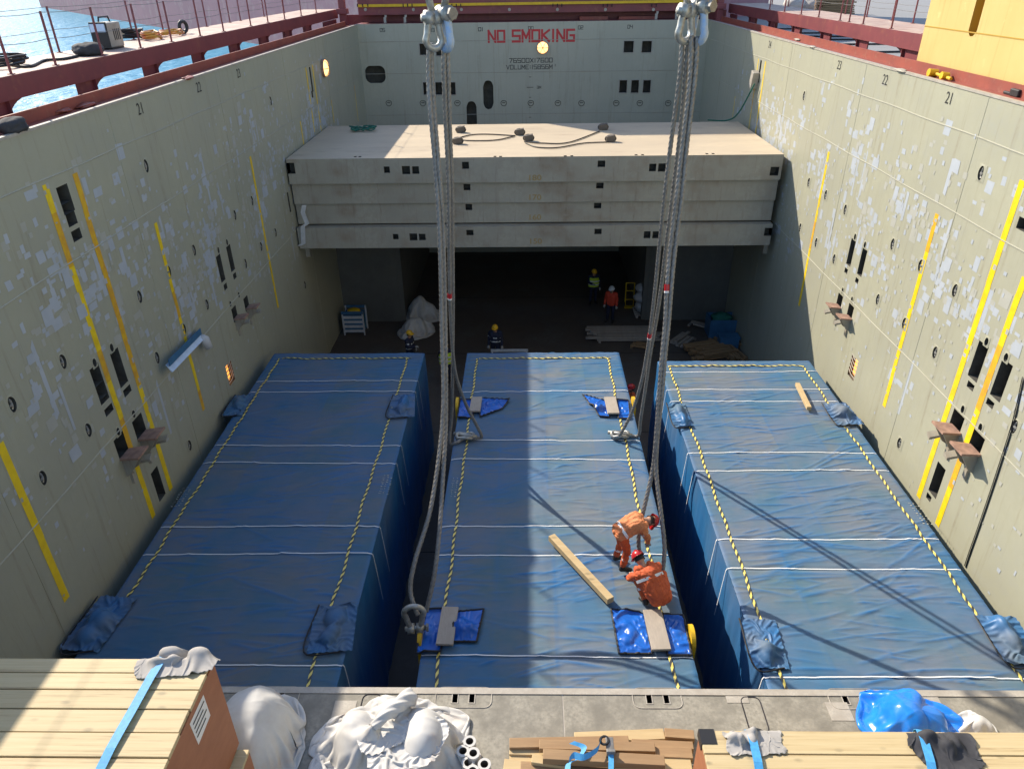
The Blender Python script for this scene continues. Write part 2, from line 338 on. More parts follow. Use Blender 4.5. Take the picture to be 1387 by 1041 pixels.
def side_wall(X, sgn, pk, ov, cups, label, patches_seed, seams, stripes, numbers, lamps):
    mp = lambda u, v, n: (X+sgn*n, u, v)             # n positive points into the hold
    holes = []
    for u, v, w_, h in pk: p = atX(u, v, X); holes.append((p.y-w_/2, p.z-h/2, p.y+w_/2, p.z+h/2))
    cu = [atX(u, v, X) for u, v in cups]; o_ = [atX(u, v, X) for u, v in ov]
    for p in cu: holes.append((p.y-CW, p.z-CH, p.y+CW, p.z+CH))
    for p in o_: holes.append((p.y-OW, p.z-OH, p.y+OW, p.z+OH))
    for u, v, w_, h in lamps: p = atX(u, v, X); holes.append((p.y-w_/2, p.z-h/2, p.y+w_/2, p.z+h/2))
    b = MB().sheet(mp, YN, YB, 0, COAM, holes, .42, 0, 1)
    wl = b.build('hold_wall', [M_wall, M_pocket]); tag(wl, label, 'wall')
    # recessed lashing cups: a D-shaped rim over each square pocket with a bar across it
    def rim(a, bb, shape, bar):
        m = MB(); n = 28; R0 = []; R1 = []
        for k in range(n):
            th = 2*pi*k/n; c, s_ = cos(th), sin(th); q = min((a+.025)/max(abs(c), 1e-6), (bb+.025)/max(abs(s_), 1e-6)); R0.append((c*q, s_*q)); R1.append(shape(c, s_))
        L0 = [(sgn*.004, x, z) for x, z in R0]; L1 = [(sgn*.012, x, z) for x, z in R1]; L2 = [(-sgn*.1, x, z) for x, z in R1]
        for k in range(n):
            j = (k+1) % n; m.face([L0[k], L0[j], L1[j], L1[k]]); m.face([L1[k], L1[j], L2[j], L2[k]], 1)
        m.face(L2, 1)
        if bar: m.tube([(-sgn*.02, a*.35*cos(t), bb*.62*sin(t)) for t in np.linspace(-1.5, 1.5, 9)], .022, 6, 2); m.box(min(0, sgn*.02), -a*.5, -.02, max(0, sgn*.02), a*.2, .02, 2)
        return m.mesh('lashing_cup', [M_wall, M_pocket, M_galv])
    dsh = lambda c, s_: ((CW*.92*c if c > 0 else CW*.55*c), CH*.95*s_)
    cm = rim(CW, CH, dsh, True); om = rim(OW, OH, lambda c, s_: (OW*.9*c, OH*.95*s_), False)
    for p in cu: inst('lashing_cup', cm, p, wl)
    for p in o_: inst('drain_hole_rim', om, p, wl)
    # weld seams
    for v_, u_ in seams:
        z = atX(u_, v_, X).z; m = MB()
        m.tube([(X+sgn*.002, y, z+.01*sin(y*1.7)) for y in np.linspace(YN, YB, 90)], .014, 5); m.build('weld_seam', M_wall2, wl)
    for y in (9.2, 15.4, 21.3, 27.5, 33.4, 37):
        MB().tube([(X+sgn*.002, y, z) for z in (0.02, 4, 8, COAM-.02)], .005, 5).build('weld_seam', M_wall, wl)
    # yellow stripes, repainted in lengths of old and new yellow
    for (u0, v0, u1, v1, wd) in stripes:
        wd *= 1.3
        p, q = atX(u0, v0, X), atX(u1, v1, X); y = (p.y+q.y)/2; z = q.z; m = MB(); k = 0
        R = random.Random(int(u0*7+v0))
        while z < p.z-.05:
            z2 = min(p.z, z+R.uniform(.35, 1.5)); j = R.uniform(-.008, .008)
            m.face([(X+sgn*.005, y-wd/2+j, z), (X+sgn*.005, y+wd/2+j, z), (X+sgn*.005, y+wd/2+j, z2), (X+sgn*.005, y-wd/2+j, z2)], R.random() < .25); z = z2
        m.build('yellow_stripe', [M_yel, M_org], wl)
    for s_, u, v in numbers: text('frame_number', s_, .24, atX(u, v, X)+Vector((sgn*.001, 0, 0)), (0, sgn, 0), (0, 0, 1), M_black, wl, .0, .9)
    # touch-up paint: rectangles brushed over the old paint in clusters
    R = random.Random(patches_seed); m = MB(); lay = 0
    def blocked(y, z, w_, h): return any(a < y+w_ and c > y-w_ and b_ < z+h and d > z-h for a, b_, c, d in holes)
    def patch(y, z, w_, h, mi):
        nonlocal lay
        if z+h > COAM-.2 or z-h < 2.6 or y > YB-.3 or blocked(y, z, w_/2, h/2): return
        n = .0012+.0000035*lay; lay += 1; pts = []
        for c_, s_ in ((-1, -1), (1, -1), (1, 1), (-1, 1)): pts.append((X+sgn*n, y+c_*w_/2*R.uniform(.8, 1.1), z+s_*h/2*R.uniform(.88, 1.08)))
        m.face(pts, mi)
    for k in range(135):
        cy = R.uniform(9.5, 33); t = R.random(); cz = 11.0-2.0*min(1, R.random()*1.2) if t < .1 else R.gauss(8.2, 1.25)
        if cz < 4.2: continue
        dens = R.randint(3, 14); sp = R.uniform(.18, .75)
        for j in range(dens):
            y = cy+R.gauss(0, sp); z = cz+R.gauss(0, sp*.8)
            if R.random() < .2: patch(y, z, R.uniform(.16, .34), R.uniform(.12, .36), 0 if R.random() < .7 else 1)
            else: patch(y, z, R.uniform(.06, .2), R.uniform(.05, .2), 0 if R.random() < .6 else 1)
        if R.random() < .25: patch(cy, cz, R.uniform(.07, .14), R.uniform(.5, 1.5), 0)
    for k in range(700): patch(R.uniform(9.5, 34), R.gauss(7.6, 1.9), R.uniform(.04, .12), R.uniform(.03, .12), R.random() < .5)
    tag(m.build('touch_up_paint', [M_patch, M_patch2], wl), kind='stuff')
    return wl
WL = side_wall(XL, 1, LP, ov_L, cup_L, 'shaded grey-green hold wall below the walkway with the welding machine', 3,
     [(269, 0), (417, 0), (765, 0)], [(60, 250, 208, 700, .13), (100, 235, 232, 662, .13), (210, 302, 276, 555, .11), (337, 213, 378, 415, .11), (0, 600, 90, 812, .13), (413, 92, 427, 178, .1), (423, 88, 435, 178, .1), (406, 165, 412, 195, .08), (448, 136, 453, 166, .06), (480, 116, 485, 165, .06)],
     [('21', 190, 148), ('22', 269, 119), ('23', 323, 100)], [(312, 505, .42, .62)])
WR = side_wall(XR, -1, RP, ov_R, cup_R, 'sunlit beige-green hold wall below the yellow crane pedestal', 11,
     [(209, 1387), (341, 1387), (512, 1256)], [(1122, 205, 1083, 415, .11), (1270, 290, 1197, 550, .12), (1387, 245, 1243, 672, .13), (1387, 375, 1270, 712, .13), (1036, 83, 1023, 190, .09), (1028, 80, 1014, 175, .06), (995, 130, 993, 162, .05)],
     [('21', 1286, 134), ('22', 1199, 109), ('23', 1137, 89), ('24', 1043, 61)], [(1155, 498, .42, .62)])
# ---- lower plating that carries the coaming lip (bare lit edge) and red side strips
def coaming(X, s, label):
    c = MB().box(min(X-s*.02, X+s*.07), YN, COAM+.002, max(X-s*.02, X+s*.07), YB+.4, COAM+.05).build('coaming_lip', M_lip)
    tag(c, label[0], 'lip')
    l = MB().box(min(X+s*.07, X+s*.43), YN, COAM-.12, max(X+s*.07, X+s*.43), YB+.4, COAM+.01).build('coaming_ledge', M_redstrip); tag(l, label[1], 'ledge')
    st = MB().box(min(X+s*.43, X+s*.47), YN, COAM-.12, max(X+s*.43, X+s*.47), YB-.6, COAM+.23).build('drip_plate', M_redstrip); tag(st, label[2], 'plate')
    # raised walkway girder on webs with rounded cut-outs
    g = thing('walkway_girder', (X+s*1.6, 20, COAM), label[3], 'girder')
    x0, x1 = X+s*1.2, X+s*2.9; zt = CAMZ-1.57; y1 = YB+1.2; ys = YN if s < 0 else 20.6; ye = y1
    if s > 0: ys = 20.4
    MB().box(min(x0, x1), ys, zt-.05, max(x0, x1), ye, zt).build('walkway_plate', M_deckpaint, g)
    MB().box(min(x0-s*.03, x0), ys, zt-.41, max(x0-s*.03, x0), ye, zt-.003).build('edge_beam', M_maroon, g)
    MB().box(min(x1, x1+s*.03), ys, zt-.3, max(x1, x1+s*.03), ye, zt-.003).build('edge_beam', M_maroon, g)
    # web plate below the beam: closed lengths between long openings with one rounded end
    zb = COAM-.4; ht = zt-.45-zb; xw = x0+s*.08
    openings = []; zbm = zt-.41
    first = atX(110, 122, x0).y if s < 0 else 21.4
    for k in range(-9, 9):
        yb = first+k*3.15
        if yb-2.5 > ys and yb < ye-1: openings.append((yb-2.45, yb))
    yy = ys
    for ya, yb in openings:
        MB().box(min(xw, xw+s*.02), yy, zb, max(xw, xw+s*.02), ya, zt-.4).build('web_plate', M_maroon, g)
        m = MB(); poly = [(ya, zt-.4)]+[(ya+.8-.8*sin(t), zt-.41-.36+.36*cos(t)) for t in np.linspace(0, pi/2, 9)]     # rounded near corner of the opening
        m.face([(xw, y, z) for y, z in poly]); m.face([(xw+s*.02, y, z) for y, z in poly][::-1]); m.build('web_corner', M_maroon, g); yy = yb
        MB().box(min(x0, x0+s*.4), ya-.02, zb, max(x0, x0+s*.4), ya, zt-.06).build('bracket_web', M_maroon, g)
    MB().box(min(xw, xw+s*.02), yy, zb, max(xw, xw+s*.02), ye, zt-.45).build('web_plate', M_maroon, g)
    return g, x0, x1, zt
GL, gx0, gx1, gz = coaming(XL, -1, ['bare metal lip along the top of the shaded hold wall', 'narrow maroon ledge behind the lip on the water side', 'upright red drip plate on the water side ledge', 'maroon raised walkway girder with rounded openings over the water'])
GR, hx0, hx1, hz = coaming(XR, 1, ['bare metal lip along the top of the sunlit hold wall', 'narrow red ledge behind the lip on the quay side', 'upright red drip plate in front of the crane pedestal', 'maroon raised walkway girder on the quay side ending at the crane'])
# ship's side outside the hold
tag(MB().box(XL-3.1, YN, 0, XL-3.0, YB+8, COAM-1.1).build('ship_side', M_maroon), 'maroon outer hull plating on the water side', 'hull')
tag(MB().box(XL-3.0, YN, COAM-1.2, XL-.0+-.45, YB+8, COAM-1.1).build('side_deck', M_maroon), kind='structure')
tag(MB().box(XR+4.4, YN, 0, XR+4.5, YB+8, COAM-1.1).build('ship_side', M_maroon), 'maroon outer hull plating on the quay side', 'hull')
tag(MB().box(XR+.45, YN, COAM-1.2, XR+4.4, YB+8, COAM-1.1).build('side_deck', M_maroon), kind='structure')

# ---- far bulkhead
bh = []
def bp(u, v, w_, h): p = atY(u, v, YB); bh.append((p.x-w_/2, p.z-h/2, p.x+w_/2, p.z+h/2)); return p
for u, v in ((575, 67), (597, 68), (851.5, 63.5), (876, 63.5)): bp(u, v, .48, .52)
for u in (578.5, 595, 612): bp(u, 120, .38, .6)
for u in (844, 860, 876): bp(u, 117.3, .38, .6)
pb1 = bp(508.5, 101, 1.06, .84); pb2 = bp(661.5, 128.7, .55, 1.42); pb3 = bp(639, 156, .55, 1.4)
cb = [atY(u, 139.3, YB) for u in (526.6, 572.8, 619.5, 682.3, 719, 755.6, 787.6, 834.6, 866.6, 905)]
b = MB().sheet(lambda u, v, n: (u, YB-n, v), XL, XR, 0, COAM+.06, bh, .5, 0, 1)
BK = b.build('far_bulkhead', [M_wall2, M_pocket]); tag(BK, 'far grey bulkhead with red no smoking lettering', 'wall')
def rounded_frame(p, w_, h, r):           # cover plate giving a rectangular pocket rounded ends
    m = MB(); n = 48; A = []; B_ = []
    for k in range(n):
        th = 2*pi*(k+.5)/n; c, s_ = cos(th), sin(th)
        q = min((w_/2+.05)/max(abs(c), 1e-6), (h/2+.05)/max(abs(s_), 1e-6)); A.append((p.x+c*q, YB-.006, p.z+s_*q))
        cx, cz = max(-w_/2+r, min(w_/2-r, c*99)), max(-h/2+r, min(h/2-r, s_*99))
        qx = (w_/2-r)*(1 if c > 0 else -1) if w_/2 > r else 0; qz = (h/2-r)*(1 if s_ > 0 else -1) if h/2 > r else 0
        B_.append((p.x+qx+r*c, YB-.008, p.z+qz+r*s_))
    for k in range(n): j = (k+1) % n; m.face([A[k], A[j], B_[j], B_[k]])
    m.build('opening_frame', M_wall2, BK)
rounded_frame(pb1, 1.04, .82, .3); rounded_frame(pb2, .53, 1.4, .26); rounded_frame(pb3, .53, 1.38, .26)
for a, b_, c, d in bh[:10]:
    m = MB(); t = .035
    for q in ((a-t, b_-t, c+t, b_), (a-t, d, c+t, d+t), (a-t, b_, a, d), (c, b_, c+t, d)): m.box(q[0], YB-.02, q[1], q[2], YB-.001, q[3])
    m.build('pocket_rim', M_lip, BK)
for p in cb:
    m = MB(); m.tube([(p.x+.15*cos(t), YB-.012, p.z+(.11 if sin(t) > 0 else .16)*sin(t)) for t in np.linspace(0, 2*pi, 17)[:-1]], .014, 5, closed=True); m.box(p.x-.08, YB-.02, p.z-.01, p.x+.08, YB-.001, p.z+.02)
    m.build('lashing_ring', M_pocket, BK)
for zz in (atY(700, 98, YB).z, atY(820, 53, YB).z, atY(820, 153, YB).z): MB().tube([(x, YB-.001, zz) for x in (XL+.05, 0, XR-.05)], .012, 5).build('weld_seam', M_panel, BK)
X1, Z1 = (1, 0, 0), (0, 0, 1)
def btext(n, s, u, v, h, m, bold=.0, sx=1.): p = atY(u, v, YB); text(n, s, h, p, X1, Z1, m, BK, bold, sx)
GL5 = {'N': ['0006', '0640', '4046'], 'O': ['00060646', '46404000'], 'S': ['4606', '0603', '0343', '4340', '4000'], 'M': ['0006', '0622', '2246', '4640'], 'K': ['0006', '0346', '1340'], 'I': ['2026'], 'G': ['4606', '0600', '0040', '4043', '4323'],
  '0': ['0006', '0646', '4640', '4000'], '1': ['2026'], '2': ['0646', '4643', '4303', '0300', '0040'], '3': ['0646', '4640', '4000', '0343'], '4': ['0603', '0343', '4640'], '5': ['4606', '0603', '0343', '4340', '4000'], '6': ['4606', '0600', '0040', '4043', '4303'], '7': ['0646', '4610'], '8': ['0006', '0646', '4640', '4000', '0343'], 'X': ['0046', '0640'], 'V': ['0620', '2046'], 'L': ['0600', '0040'], 'U': ['0600', '0040', '4046'], 'E': ['4606', '0600', '0040', '0333'], ':': ['2122', '2425'], ' ': []}
GL5['O'] = GL5['0']
def block_text(name, s, u, v, h, width, mat, sw=.16):
    p = atY(u, v, YB); adv = [(.55 if c in '1I:' else .6 if c == ' ' else 1.) for c in s]; tot = sum(adv); k = width/tot; x = p.x-width/2; m = MB(); n = 0
    for c, a in zip(s, adv):
        gx_ = x+(a*k-.72*k)/2 if a == 1. else x+(a*k)/2-.36*k
        for st in GL5[c]:
            P2 = [Vector((gx_+int(st[i])/4*.72*k, 0, p.z-h/2+int(st[i+1])/6*h)) for i in range(0, len(st), 2)]
            for q0_, q1_ in zip(P2[:-1], P2[1:]):
                d = (q1_-q0_).normalized(); sd = Vector((-d.z, 0, d.x))*sw*k/2; e_ = d*sw*k/2; yq = YB-.004-.00002*n; n += 1
                m.face([(w_.x, yq, w_.z) for w_ in (q0_-e_-sd, q1_+e_-sd, q1_+e_+sd, q0_-e_+sd)])
        x += a*k
    m.build(name, mat, BK)
block_text('no_lettering', 'NO', 672.5, 49.6, .5, .92, M_red, .21); block_text('smoking_lettering', 'SMOKING', 736, 48.6, .5, 3.22, M_red, .21)
block_text('hold_size_lettering', '76500X17600', 719, 82, .19, 2.25, M_black, .15); block_text('volume_lettering', 'VOLUME:15856M', 717, 91, .19, 2.4, M_black, .15); block_text('volume_exponent', '3', 752, 88.5, .09, .08, M_black, .15)
for s_, u, v in (('05', 518, 41), ('03', 585, 41), ('01', 651, 40), ('00', 719, 38.5), ('02', 786.5, 37.5), ('04', 853.5, 36.5), ('06', 921, 36)): block_text('row_number', s_, u, v, .15, .28, M_black, .17)
block_text('depth_mark', '3M', 730, 118.5, .12, .24, M_black, .17)
for v in (104.5, 118.5, 132, 145.5, 159): p = atY(718, v, YB); MB().box(p.x-(.17 if v == 118.5 else .06), YB-.006, p.z-.012, p.x+(.17 if v == 118.5 else .06), YB-.001, p.z+.012).build('depth_tick', M_black, BK)
# narrow part of the hold beyond the transverse walls (below the added blocking deck)
tw = MB().box(XL+.002, 30.95, 0, -5.85, 31.15, 6.2).box(-5.85, 31.0, 0, -5.65, YB-.01, 6.2); tag(tw.build('transverse_wall', M_shade), 'dim grey transverse wall under the panel stack beside the white bags', 'wall')
tw = MB().box(5.5, 30.95, 0, XR-.002, 31.15, 6.2).box(5.3, 31.0, 0, 5.5, YB-.01, 6.2); tag(tw.build('transverse_wall', M_shade), 'dim grey transverse wall under the panel stack by the blue crate', 'wall')
tag(MB().box(XL+.03, 32.6, 5.3, XR-.03, YB-.03, 6.19).build('sky_blocker_deck', M_platform), kind='structure')  # added unseen deck that keeps skylight out of the space under the stack

# ================================================================== STACK OF TWEEN-DECK PANELS
def panel(yf, yb, z0, z1, holes, label, top, num=None, slots=()):
    x0, x1 = XL+.06, XR-.22; m = MB()
    m.sheet(lambda u, v, n: (u, yf+(-n), v), x0, x1, z0, z1, holes, .3, 0, 1)
    m.face([(x0, yf, z0), (x0, yb, z0), (x0, yb, z1), (x0, yf, z1)]); m.face([(x1, yf, z0), (x1, yb, z0), (x1, yb, z1), (x1, yf, z1)])
    m.face([(x0, yb, z0), (x1, yb, z0), (x1, yb, z1), (x0, yb, z1)]); m.face([(x0, yf, z0), (x1, yf, z0), (x1, yb, z0), (x0, yb, z0)])
    m.sheet(lambda u, v, n: (u, v, z1+n), x0, x1, yf, yb, slots, .15, 2, 1)
    o = m.build('hatch_pontoon', [M_panel, M_pocket, top]); tag(o, label, 'pontoon', 'stacked tween-deck panels')
    if num: text('faded_number', num[0], .2, atY(num[1], num[2], yf-.004), X1, Z1, M_faded, o, .01, 1.2)
    return o
def ph(yf, lst): return [(lambda p: (p.x-w_/2, p.z-h/2, p.x+w_/2, p.z+h/2))(atY(u, v, yf)) for u, v, w_, h in lst]
zs = [atY(700, v, 26.0).z for v in (246, 275, 303, 308, 333)]
DH = [(524, 230, .2, .22), (550, 230.5, .28, .28), (563, 230.5, .24, .26), (630.5, 224, .24, .24), (814.6, 222, .26, .22), (884, 227, .24, .26), (897, 227, .28, .28), (923, 226, .2, .22), (394, 228, .28, .38), (1049, 232, .3, .3)]
tslots = []
for u, v in ((481.2, 212.3), (487.5, 212.3), (670.5, 212), (678, 212), (765.7, 211.3), (774.5, 211.2), (861.6, 209.8), (870.4, 209.7), (957.5, 208.3), (966, 208.2)):
    p = atZ(u, v, STK); tslots.append((p.x-.05, p.y-.08, p.x+.05, p.y+.08))
P1 = panel(25.92, 32.2, zs[0], STK, ph(25.92, DH), 'topmost panel of the stack with sunlit worn top and wire slings on it', M_platform, slots=tslots)
P2 = panel(26.08, 32.2, zs[1], zs[0]-.03, ph(26.08, [(632.5, 253.5, .24, .22), (812.5, 251.5, .26, .2)]), 'second panel down in the stack, directly under the sunlit top panel', M_panel, ('170', 724, 267.5))
P3 = panel(26.18, 32.2, zs[2], zs[1]-.03, ph(26.18, [(635, 280.5, .24, .22), (809.5, 278.5, .26, .2)]), 'third panel down in the stack, just above the protruding bottom panel', M_panel, ('160', 724, 294.5))
P4 = panel(25.88, 32.2, zs[4], zs[2]-.06, ph(25.88, [(536, 320.5, .2, .2), (560, 321, .28, .26), (572, 321, .24, .24), (636.5, 315, .26, .2), (810, 313.5, .26, .2), (876.5, 318, .24, .26), (889, 318, .28, .26), (912, 316.5, .2, .2), (1041, 314, .3, .3)]), 'protruding bottom panel of the stack over the dark opening', M_panel, ('150', 725, 327))
text('faded_number', '180', .2, atY(724, 241, 25.914), X1, Z1, M_faded, P1, .01, 1.2)
# carrying brackets below the stack
for s, x in ((1, XL), (-1, XR)):
    for y in (26.6, 31.3):
        o = MB().box(min(x, x+s*.4), y, zs[4]-.22, max(x, x+s*.4), y+.35, zs[4]-.003).box(min(x, x+s*.16), y+.05, zs[4]-.6, max(x, x+s*.16), y+.3, zs[4]-.22).build('stack_bracket', M_panel)
        tag(o, ('steel support bracket under the panel stack on the shaded wall' if s > 0 else 'steel support bracket under the panel stack on the sunlit wall'), 'bracket', 'brackets carrying the panel stack')
# bent white sheet hanging at the end of the stack
pts = [(409, 278), (407, 288), (413, 303), (407, 307), (408, 330), (402, 333)]
P = [atY(u, v, 25.8) for u, v in pts]; m = MB()
for a, c in zip(P[:-1], P[1:]): m.face([a, c, c+Vector((.16, .0, 0)), a+Vector((.16, .0, 0))]); m.face([a+Vector((0, .02, 0)), c+Vector((0, .02, 0)), c+Vector((.16, .02, 0)), a+Vector((.16, .02, 0))][::-1])
tag(m.build('bent_sheet_strip', M_white), 'bent white sheet strip at the end of the panel stack', 'sheet strip')
# wire slings lying on the stack
def lerp_path(P, n=40):                  # Catmull-Rom through points
    P = [Vector(p) for p in P]; Q = [P[0]*2-P[1]]+P+[P[-1]*2-P[-2]]; out = []
    seg = max(2, n//(len(P)-1))
    for i in range(1, len(Q)-2):
        for k in range(seg):
            t = k/seg; a, b_, c, d = Q[i-1:i+3]
            out.append(.5*((2*b_)+(c-a)*t+(2*a-5*b_+4*c-d)*t*t+(3*b_-a-3*c+d)*t**3))
    return out+[P[-1]]
zt = STK+.03
def onst(*px): return [atZ(u, v, zt) for u, v in px]
def sling(paths, ends, label):
    g = thing('wire_sling', atZ(*ends[0], STK), label, 'wire sling')
    for pp in paths: MB().tube(lerp_path(onst(*pp), 40), .022, 7).build('sling_leg', M_hose, g, True)
    for u, v in ends:
        p = atZ(u, v, STK); m = MB(); m.obox(p+Vector((0, 0, .12)), (.16, 0, .03), (0, .1, 0), (.0, 0, .11)); m.tube([p+Vector((.2*cos(t), .05, .1+.12*sin(t))) for t in np.linspace(0, 2*pi, 13)[:-1]], .035, 6, closed=True); m.build('hook_clamp', M_cage, g, False, .02)
sling([((622, 186.5), (640, 182.5), (665, 182), (698, 184)), ((622, 188.5), (635, 190.5), (670, 190), (697, 184.5))], ((624, 179.5), (620, 195), (704, 183)), 'pair of black wire legs with clamps beside the hanging ropes')
sling([((710, 192), (735, 194), (770, 193), (812, 178)), ((712, 194), (728, 199.5), (755, 200), (790, 194), (825, 192.5))], ((817, 176), (827, 192), (716, 191)), 'pair of black wire legs with clamps near the shadow on the panel stack')
# green rope heap
R = random.Random(5); c0 = atZ(490, 177.5, STK); pts = []
for k in range(60): t = k*.55; pts.append(c0+Vector((.55*cos(t)*R.uniform(.3, 1.1), .38*sin(t*1.3)*R.uniform(.3, 1.1), .05+.12*R.random())))
tag(MB().tube(lerp_path(pts, 240), .022, 5).build('rope_heap', M_green, None, True), 'heap of green rope on the shaded part of the panel stack', 'rope')
# green line from a wall clamp down to the stack
p0, p1 = atX(1022, 114, XR-.2), atZ(985, 163, STK+.03)
mid = (p0+p1)/2+Vector((.0, 0, -.35)); tag(MB().tube(lerp_path([p0, mid, p1, p1+Vector((-.8, .1, 0))], 30), .03, 6).build('mooring_line', M_green, None, True), 'green line hanging from a wall clamp to the panel stack', 'rope')
p = atX(1026, 108, XR); o = MB().obox(p+Vector((-.13, 0, 0)), (.13, 0, 0), (0, .16, .04), (0, -.08, .3)).tube([p+Vector((-.12, .0, -.4)), p+Vector((-.2, .05, -.1)), p+Vector((-.1, 0, .2))], .05, 6).build('wall_clamp', M_lip, None, False, .02); tag(o, 'grey clamp on the sunlit wall holding the green line', 'clamp')

# ================================================================== NEAR TWEEN DECK
ydk = atZ(700, 932, DECK).y
slots = []
for u, v in ((357, 941), (381, 941), (616.7, 942), (639.4, 942), (878.7, 943), (902, 943), (1144, 944), (1167.5, 944)):
    p = atZ(u, v, DECK); slots.append((p.x-.033, p.y-.1, p.x+.033, p.y+.07))
for xr, nm in (((XL+.06, .43), 'a'), ((.45, XR-.1), 'b')):
    m = MB().sheet(lambda u, v, n: (u, v, DECK+n), xr[0], xr[1], -9, ydk, [s_ for s_ in slots if xr[0] < s_[0] < xr[1]], .4, 0, 1)
    m.face([(xr[0], ydk, DECK), (xr[1], ydk, DECK), (xr[1], ydk, DECK-.8), (xr[0], ydk, DECK-.8)]); m.face([(xr[0], -9, DECK-.8), (xr[1], -9, DECK-.8), (xr[1], ydk, DECK-.8), (xr[0], ydk, DECK-.8)])
    m.face([(xr[0], -9, DECK), (xr[1], -9, DECK), (xr[1], -9, DECK-.8), (xr[0], -9, DECK-.8)])
    for xx in xr: m.face([(xx, -9, DECK), (xx, ydk, DECK), (xx, ydk, DECK-.8), (xx, -9, DECK-.8)])
    dk = tag(m.build('near_deck', [M_deck, M_dark]), kind='structure')
    MB().box(xr[0]-(.021 if nm == 'b' else 0), ydk-.09, DECK+.003, xr[1], ydk+.002, DECK+.012).build('deck_lip', M_lip, dk)
    if nm == 'a': DKA = dk
    else: DKB = dk
    for s_ in slots:
        if xr[0] < s_[0] < xr[1]:
            t = .012; q = MB()
            for r in ((s_[0]-t, s_[1]-t, s_[2]+t, s_[1]), (s_[0]-t, s_[3], s_[2]+t, s_[3]+t), (s_[0]-t, s_[1], s_[0], s_[3]), (s_[2], s_[1], s_[2]+t, s_[3])): q.box(r[0], r[1], DECK+.001, r[2], r[3], DECK+.006)
            q.build('slot_rim', M_lip, dk)
MB().box(.425, -9, DECK-.2, .455, ydk-.1, DECK-.004).build('joint_strip', M_lip, DKB)
def rr_outline(name, u, v, w_, h, parent, fill=None):
    p = atZ(u, v, DECK); r = min(w_, h)*.3; pts = []
    for cx, cy, a0 in ((w_/2-r, h/2-r, 0), (-w_/2+r, h/2-r, pi/2), (-w_/2+r, -h/2+r, pi), (w_/2-r, -h/2+r, 1.5*pi)):
        for k in range(5): t = a0+k*pi/8; pts.append(p+Vector((cx+r*cos(t), cy+r*sin(t), .003)))
    MB().tube(pts, .007, 5, closed=True).build(name, fill or M_dark, parent)
for u, v, w_, h, pa in ((628, 944, .72, .3, DKA), (890, 945, .62, .3, DKB), (1156, 946, .62, .3, DKB), (368, 943, .7, .3, DKA)): rr_outline('slot_plate_weld', u, v, w_, h, pa, M_lip)
for u, v, pa in ((500, 963, DKA), (1022, 967, DKB)): rr_outline('hatch_seam', u, v, .24, .5, pa)
for u, v, w_, h, pa in ((466, 961, .28, .27, DKA), (1137, 963, .28, .26, DKB), (998, 944, .28, .16, DKB), (1252, 946, .36, .22, DKB)):
    p = atZ(u, v, DECK); MB().box(p.x-w_/2, p.y-h/2, DECK+.0015, p.x+w_/2, p.y+h/2, DECK+.005).build('deck_patch', M_lip, pa)

# ================================================================== TARPED CARGO BOXES
def folds(gx, gy, seed, n):
    """straight little folds running mostly across the box, in loose fans"""
    R = random.Random(seed); H = np.zeros_like(gx); x0, x1, y0, y1 = gx.min(), gx.max(), gy.min(), gy.max(); du = gx[1, 0]-gx[0, 0]; dv = gy[0, 1]-gy[0, 0]; k = 0
    while k < n:
        fx, fy, fa = R.uniform(x0, x1), R.uniform(y0, y1), R.gauss(0, .14); cnt = R.choice((1, 2, 3, 4)); k += cnt
        for j in range(cnt):
            L = R.choice((R.uniform(.35, .8), R.uniform(.6, 1.3), R.uniform(1.0, 2.2))); a = fa+R.gauss(0, .1)+(.12*j if cnt > 2 else 0); cx, cy = fx+R.gauss(0, .25), fy+j*R.uniform(.12, .3); wd = R.uniform(.016, .034); hh = R.uniform(.35, 1.); bend = R.gauss(0, .05)
            i0, i1 = int((cx-L/2-x0)/du), int((cx+L/2-x0)/du)+2; j0, j1 = int((cy-L*.35-.2-y0)/dv), int((cy+L*.35+.2-y0)/dv)+2; i0, j0 = max(0, i0), max(0, j0); i1, j1 = min(gx.shape[0], i1), min(gx.shape[1], j1)
            if i1 <= i0 or j1 <= j0: continue
            X_, Y_ = gx[i0:i1, j0:j1]-cx, gy[i0:i1, j0:j1]-cy; s_ = X_*math.cos(a)+Y_*math.sin(a); t = -X_*math.sin(a)+Y_*math.cos(a)+bend*s_*s_
            q = np.clip(1-(2*s_/L)**2, 0, 1); H[i0:i1, j0:j1] = np.maximum(H[i0:i1, j0:j1], hh*q**.7*np.exp(-(t/wd)**2))
    return H
def set_dust(o, vals):
    a = o.data.attributes.new('dust', 'FLOAT', 'POINT'); a.data.foreach_set('value', np.asarray(vals, dtype=np.float32))
def ribbon(name, path, wd, side, mat, parent, lift=0.0, tape=None):
    """flat strip along path; side = width direction; uv.x runs in stripe pitches"""
    m = MB(); P = [Vector(p) for p in path]; sd = Vector(side).normalized(); U = []; acc = 0.
    for k, p in enumerate(P):
        if k: acc += (P[k]-P[k-1]).length
        m.v += [tuple(p-sd*wd/2), tuple(p+sd*wd/2)]; U.append(acc)
    for k in range(len(P)-1): m.f.append((2*k, 2*k+1, 2*k+3, 2*k+2)); m.m.append(0)
    o = m.build(name, mat, parent)
    if tape:
        uv = o.data.uv_layers.new(name='UVMap')
        for poly in o.data.polygons:
            for li in poly.loop_indices:
                vi = o.data.loops[li].vertex_index; uv.data[li].uv = (U[vi//2]/tape, vi % 2)
    return o
